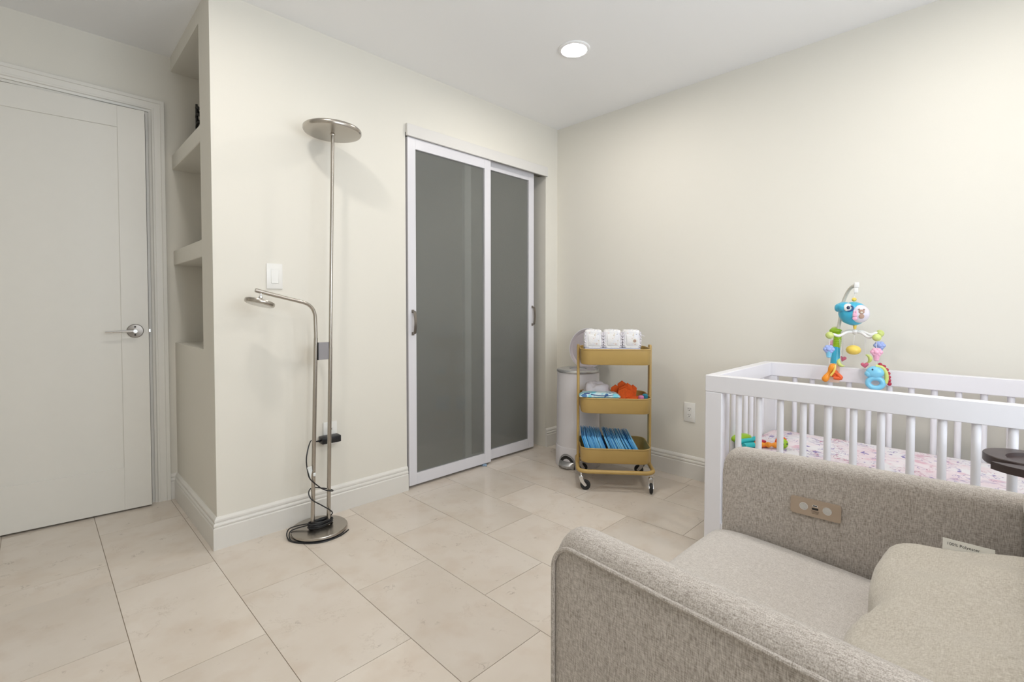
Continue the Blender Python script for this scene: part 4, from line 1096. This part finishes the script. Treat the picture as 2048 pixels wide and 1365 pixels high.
# (local -y points into the seat; local +x runs towards the chair back)
for x in (-0.027, 0.028):
    bm = B(); lathe(bm, [(0.0088, 0.0042), (0.0105, 0.0042), (0.0105, 0.0054), (0.0088, 0.0054)], 24, (x, 0, 0.001), Ry, cap=False); obj('button_ring', bm, 'chrome', pan)
    bm = B(); lathe(bm, [(0, 0.004), (0.0088, 0.004), (0.0085, 0.0056), (0, 0.006)], 24, (x, 0, 0.001), Ry); obj('button', bm, 'usb_button', pan)
bm = B(); prism(bm, rrect(0.0125, 0.0052, 0.0025, 4), 0.0043, 0.0052, Matrix.Translation((0, 0, 0)).to_3x3() @ Ry)
for v in bm.verts: v.co += Vector((0.0, 0, 0.0075))
pt = obj('port_frame', bm, 'chrome', pan)
bm = B(); box(bm, -0.0045, 0.0045, -0.0056, -0.0050, 0.0062, 0.0088); obj('port_slot', bm, 'dark_slot', pt, smooth=None)
bm = B(); box(bm, -0.0075, 0.0075, -0.0050, -0.0044, -0.0035, 0.0018); obj('port_slot', bm, 'dark_slot', pan, smooth=None)
for k in range(3):
    bm = B(); box(bm, -0.0095 + 0.001 * k, 0.0095 - 0.001 * k, -0.0047, -0.0044, -0.0078 - 0.0031 * k, -0.0068 - 0.0031 * k); obj('fine_print', bm, 'print_dark', pan, smooth=None)

# lumbar pillow leaning on the backrest
pil = thing('lumbar_pillow', 'oatmeal lumbar pillow lying on the armchair seat', 'pillow', (-1.79, -2.374, 0.402))
bm = B(); NU, NV = 28, 18
PW, PD = 0.335, 0.150
def pil_pt(u, v, side):
    # u along x, v along depth; u,v in [-1,1]
    cu, cv = abs(u), abs(v)
    th3 = (1 - cu ** 10) ** 0.5 * (1 - cv ** 8) ** 0.5
    base = 0.072 * th3
    dent = 0.026 * math.exp(-((u + 0.02) / 0.16) ** 2 - ((v - 1.0) / 0.36) ** 2)
    wr = 0.006 * math.sin(7 * u + 3 * v) * th3 + 0.004 * math.sin(13 * u - 5 * v) * th3
    z = side * (base + (wr if side > 0 else 0)) - (dent if side > 0 else 0)
    x = u * PW * (1 - 0.05 * cv * cv); y = v * PD * (1 - 0.06 * cu * cu) - (dent * 0.9 if v > 0.2 else 0)
    return Vector((x, y, z))
tiltm = Matrix.Rotation(R(-14), 3, 'X')
secs = []
for j in range(NU + 1):
    u = -1 + 2 * j / NU; u = math.copysign(abs(u) ** 0.8, u)
    ring = []
    for k in range(NV + 1):
        v = -1 + 2 * k / NV; v = math.copysign(abs(v) ** 0.75, v); ring.append(pil_pt(u, v, 1))
    for k in range(NV - 1, 0, -1):
        v = -1 + 2 * k / NV; v = math.copysign(abs(v) ** 0.75, v); ring.append(pil_pt(u, v, -1))
    secs.append([tiltm @ p + Vector((0, 0, 0.082)) for p in ring])
loft(bm, secs); obj('cushion', bm, 'pillow_fabric', pil, smooth=80)
bm = B(); tube(bm, [tiltm @ (pil_pt(-0.35 + 1.2 * k / 20, 0.999, 0.0) + Vector((0, 0.003, -0.012 + 0.006 * math.sin(k)))) + Vector((0, 0, 0.075)) for k in range(21)], 0.0028, 8); obj('zipper_tape', bm, 'tag_white', pil)
tgm = Matrix.Translation(Vector((0.318, 0.004, 0.137))) @ Matrix.Rotation(R(-90), 4, 'Z') @ Matrix.Rotation(R(80), 4, 'X')
bm = B(); box(bm, -0.041, 0.041, -0.022, 0.013, -0.0005, 0.0005)
tg = obj('care_label', bm, 'tag_white', pil, smooth=None); tg.matrix_local = tgm
text_mesh('printed_text', '100% Polyester', 0.0085, 'print_black', tg, Matrix.Translation((-0.008, 0.003, 0.0006)))

# ------------------------------------------------------------------ dark wood tray table between chair and crib
tab = thing('tray_table', 'dark brown wooden tray side table beside the armchair', 'side table', (-1.015, -2.560, 0))
TZ2 = 0.662
out = rrect(0.172, 0.350, 0.085, 10)
inn = [(-0.018 + 0.072 * x / 0.086, 0.0 + 0.130 * y / 0.175) for x, y in out]
bm = B()
loft(bm, [[Vector((x * k, y * k, z)) for x, y in out] for k, z in ((0.985, TZ2 - 0.024), (1.0, TZ2 - 0.021), (1.0, TZ2 - 0.009))]); obj('tabletop', bm, 'dark_wood', tab, smooth=35)
bm = B()
loft(bm, [[Vector((x, y, TZ2 - 0.009)) for x, y in out], [Vector((x, y, TZ2 - 0.002)) for x, y in out], [Vector((x * 0.985, y * 0.992, TZ2)) for x, y in out], [Vector((x, y, TZ2)) for x, y in inn], [Vector((x, y, TZ2 - 0.009)) for x, y in inn]], ring=True); obj('raised_rim', bm, 'dark_wood', tab, smooth=35)
bm = B()
lip = spline([(-0.098, 0.158, 0), (-0.130, 0.120, 0), (-0.148, 0.04, 0), (-0.150, -0.12, 0)], 6) + spline([(-0.096, -0.12, 0), (-0.094, 0.02, 0), (-0.092, 0.10, 0)], 6)
prism(bm, [(p.x, p.y) for p in lip], TZ2 - 0.024, TZ2 - 0.004); obj('front_lip', bm, 'dark_wood', tab, smooth=35)
bm = B(); box(bm, -0.14, -0.05, -0.11, -0.07, TZ2 - 0.034, TZ2 - 0.024, 0.002, 1); obj('bearer', bm, 'dark_wood', tab, smooth=None)
bm = B(); tube(bm, [(0, -0.06, 0.02), (0, -0.06, TZ2 - 0.022)], 0.018, 16); obj('column', bm, 'dark_wood', tab)
bm = B(); prism(bm, rrect(0.17, 0.30, 0.08, 8), 0.0, 0.02); obj('foot', bm, 'dark_wood', tab, smooth=35)
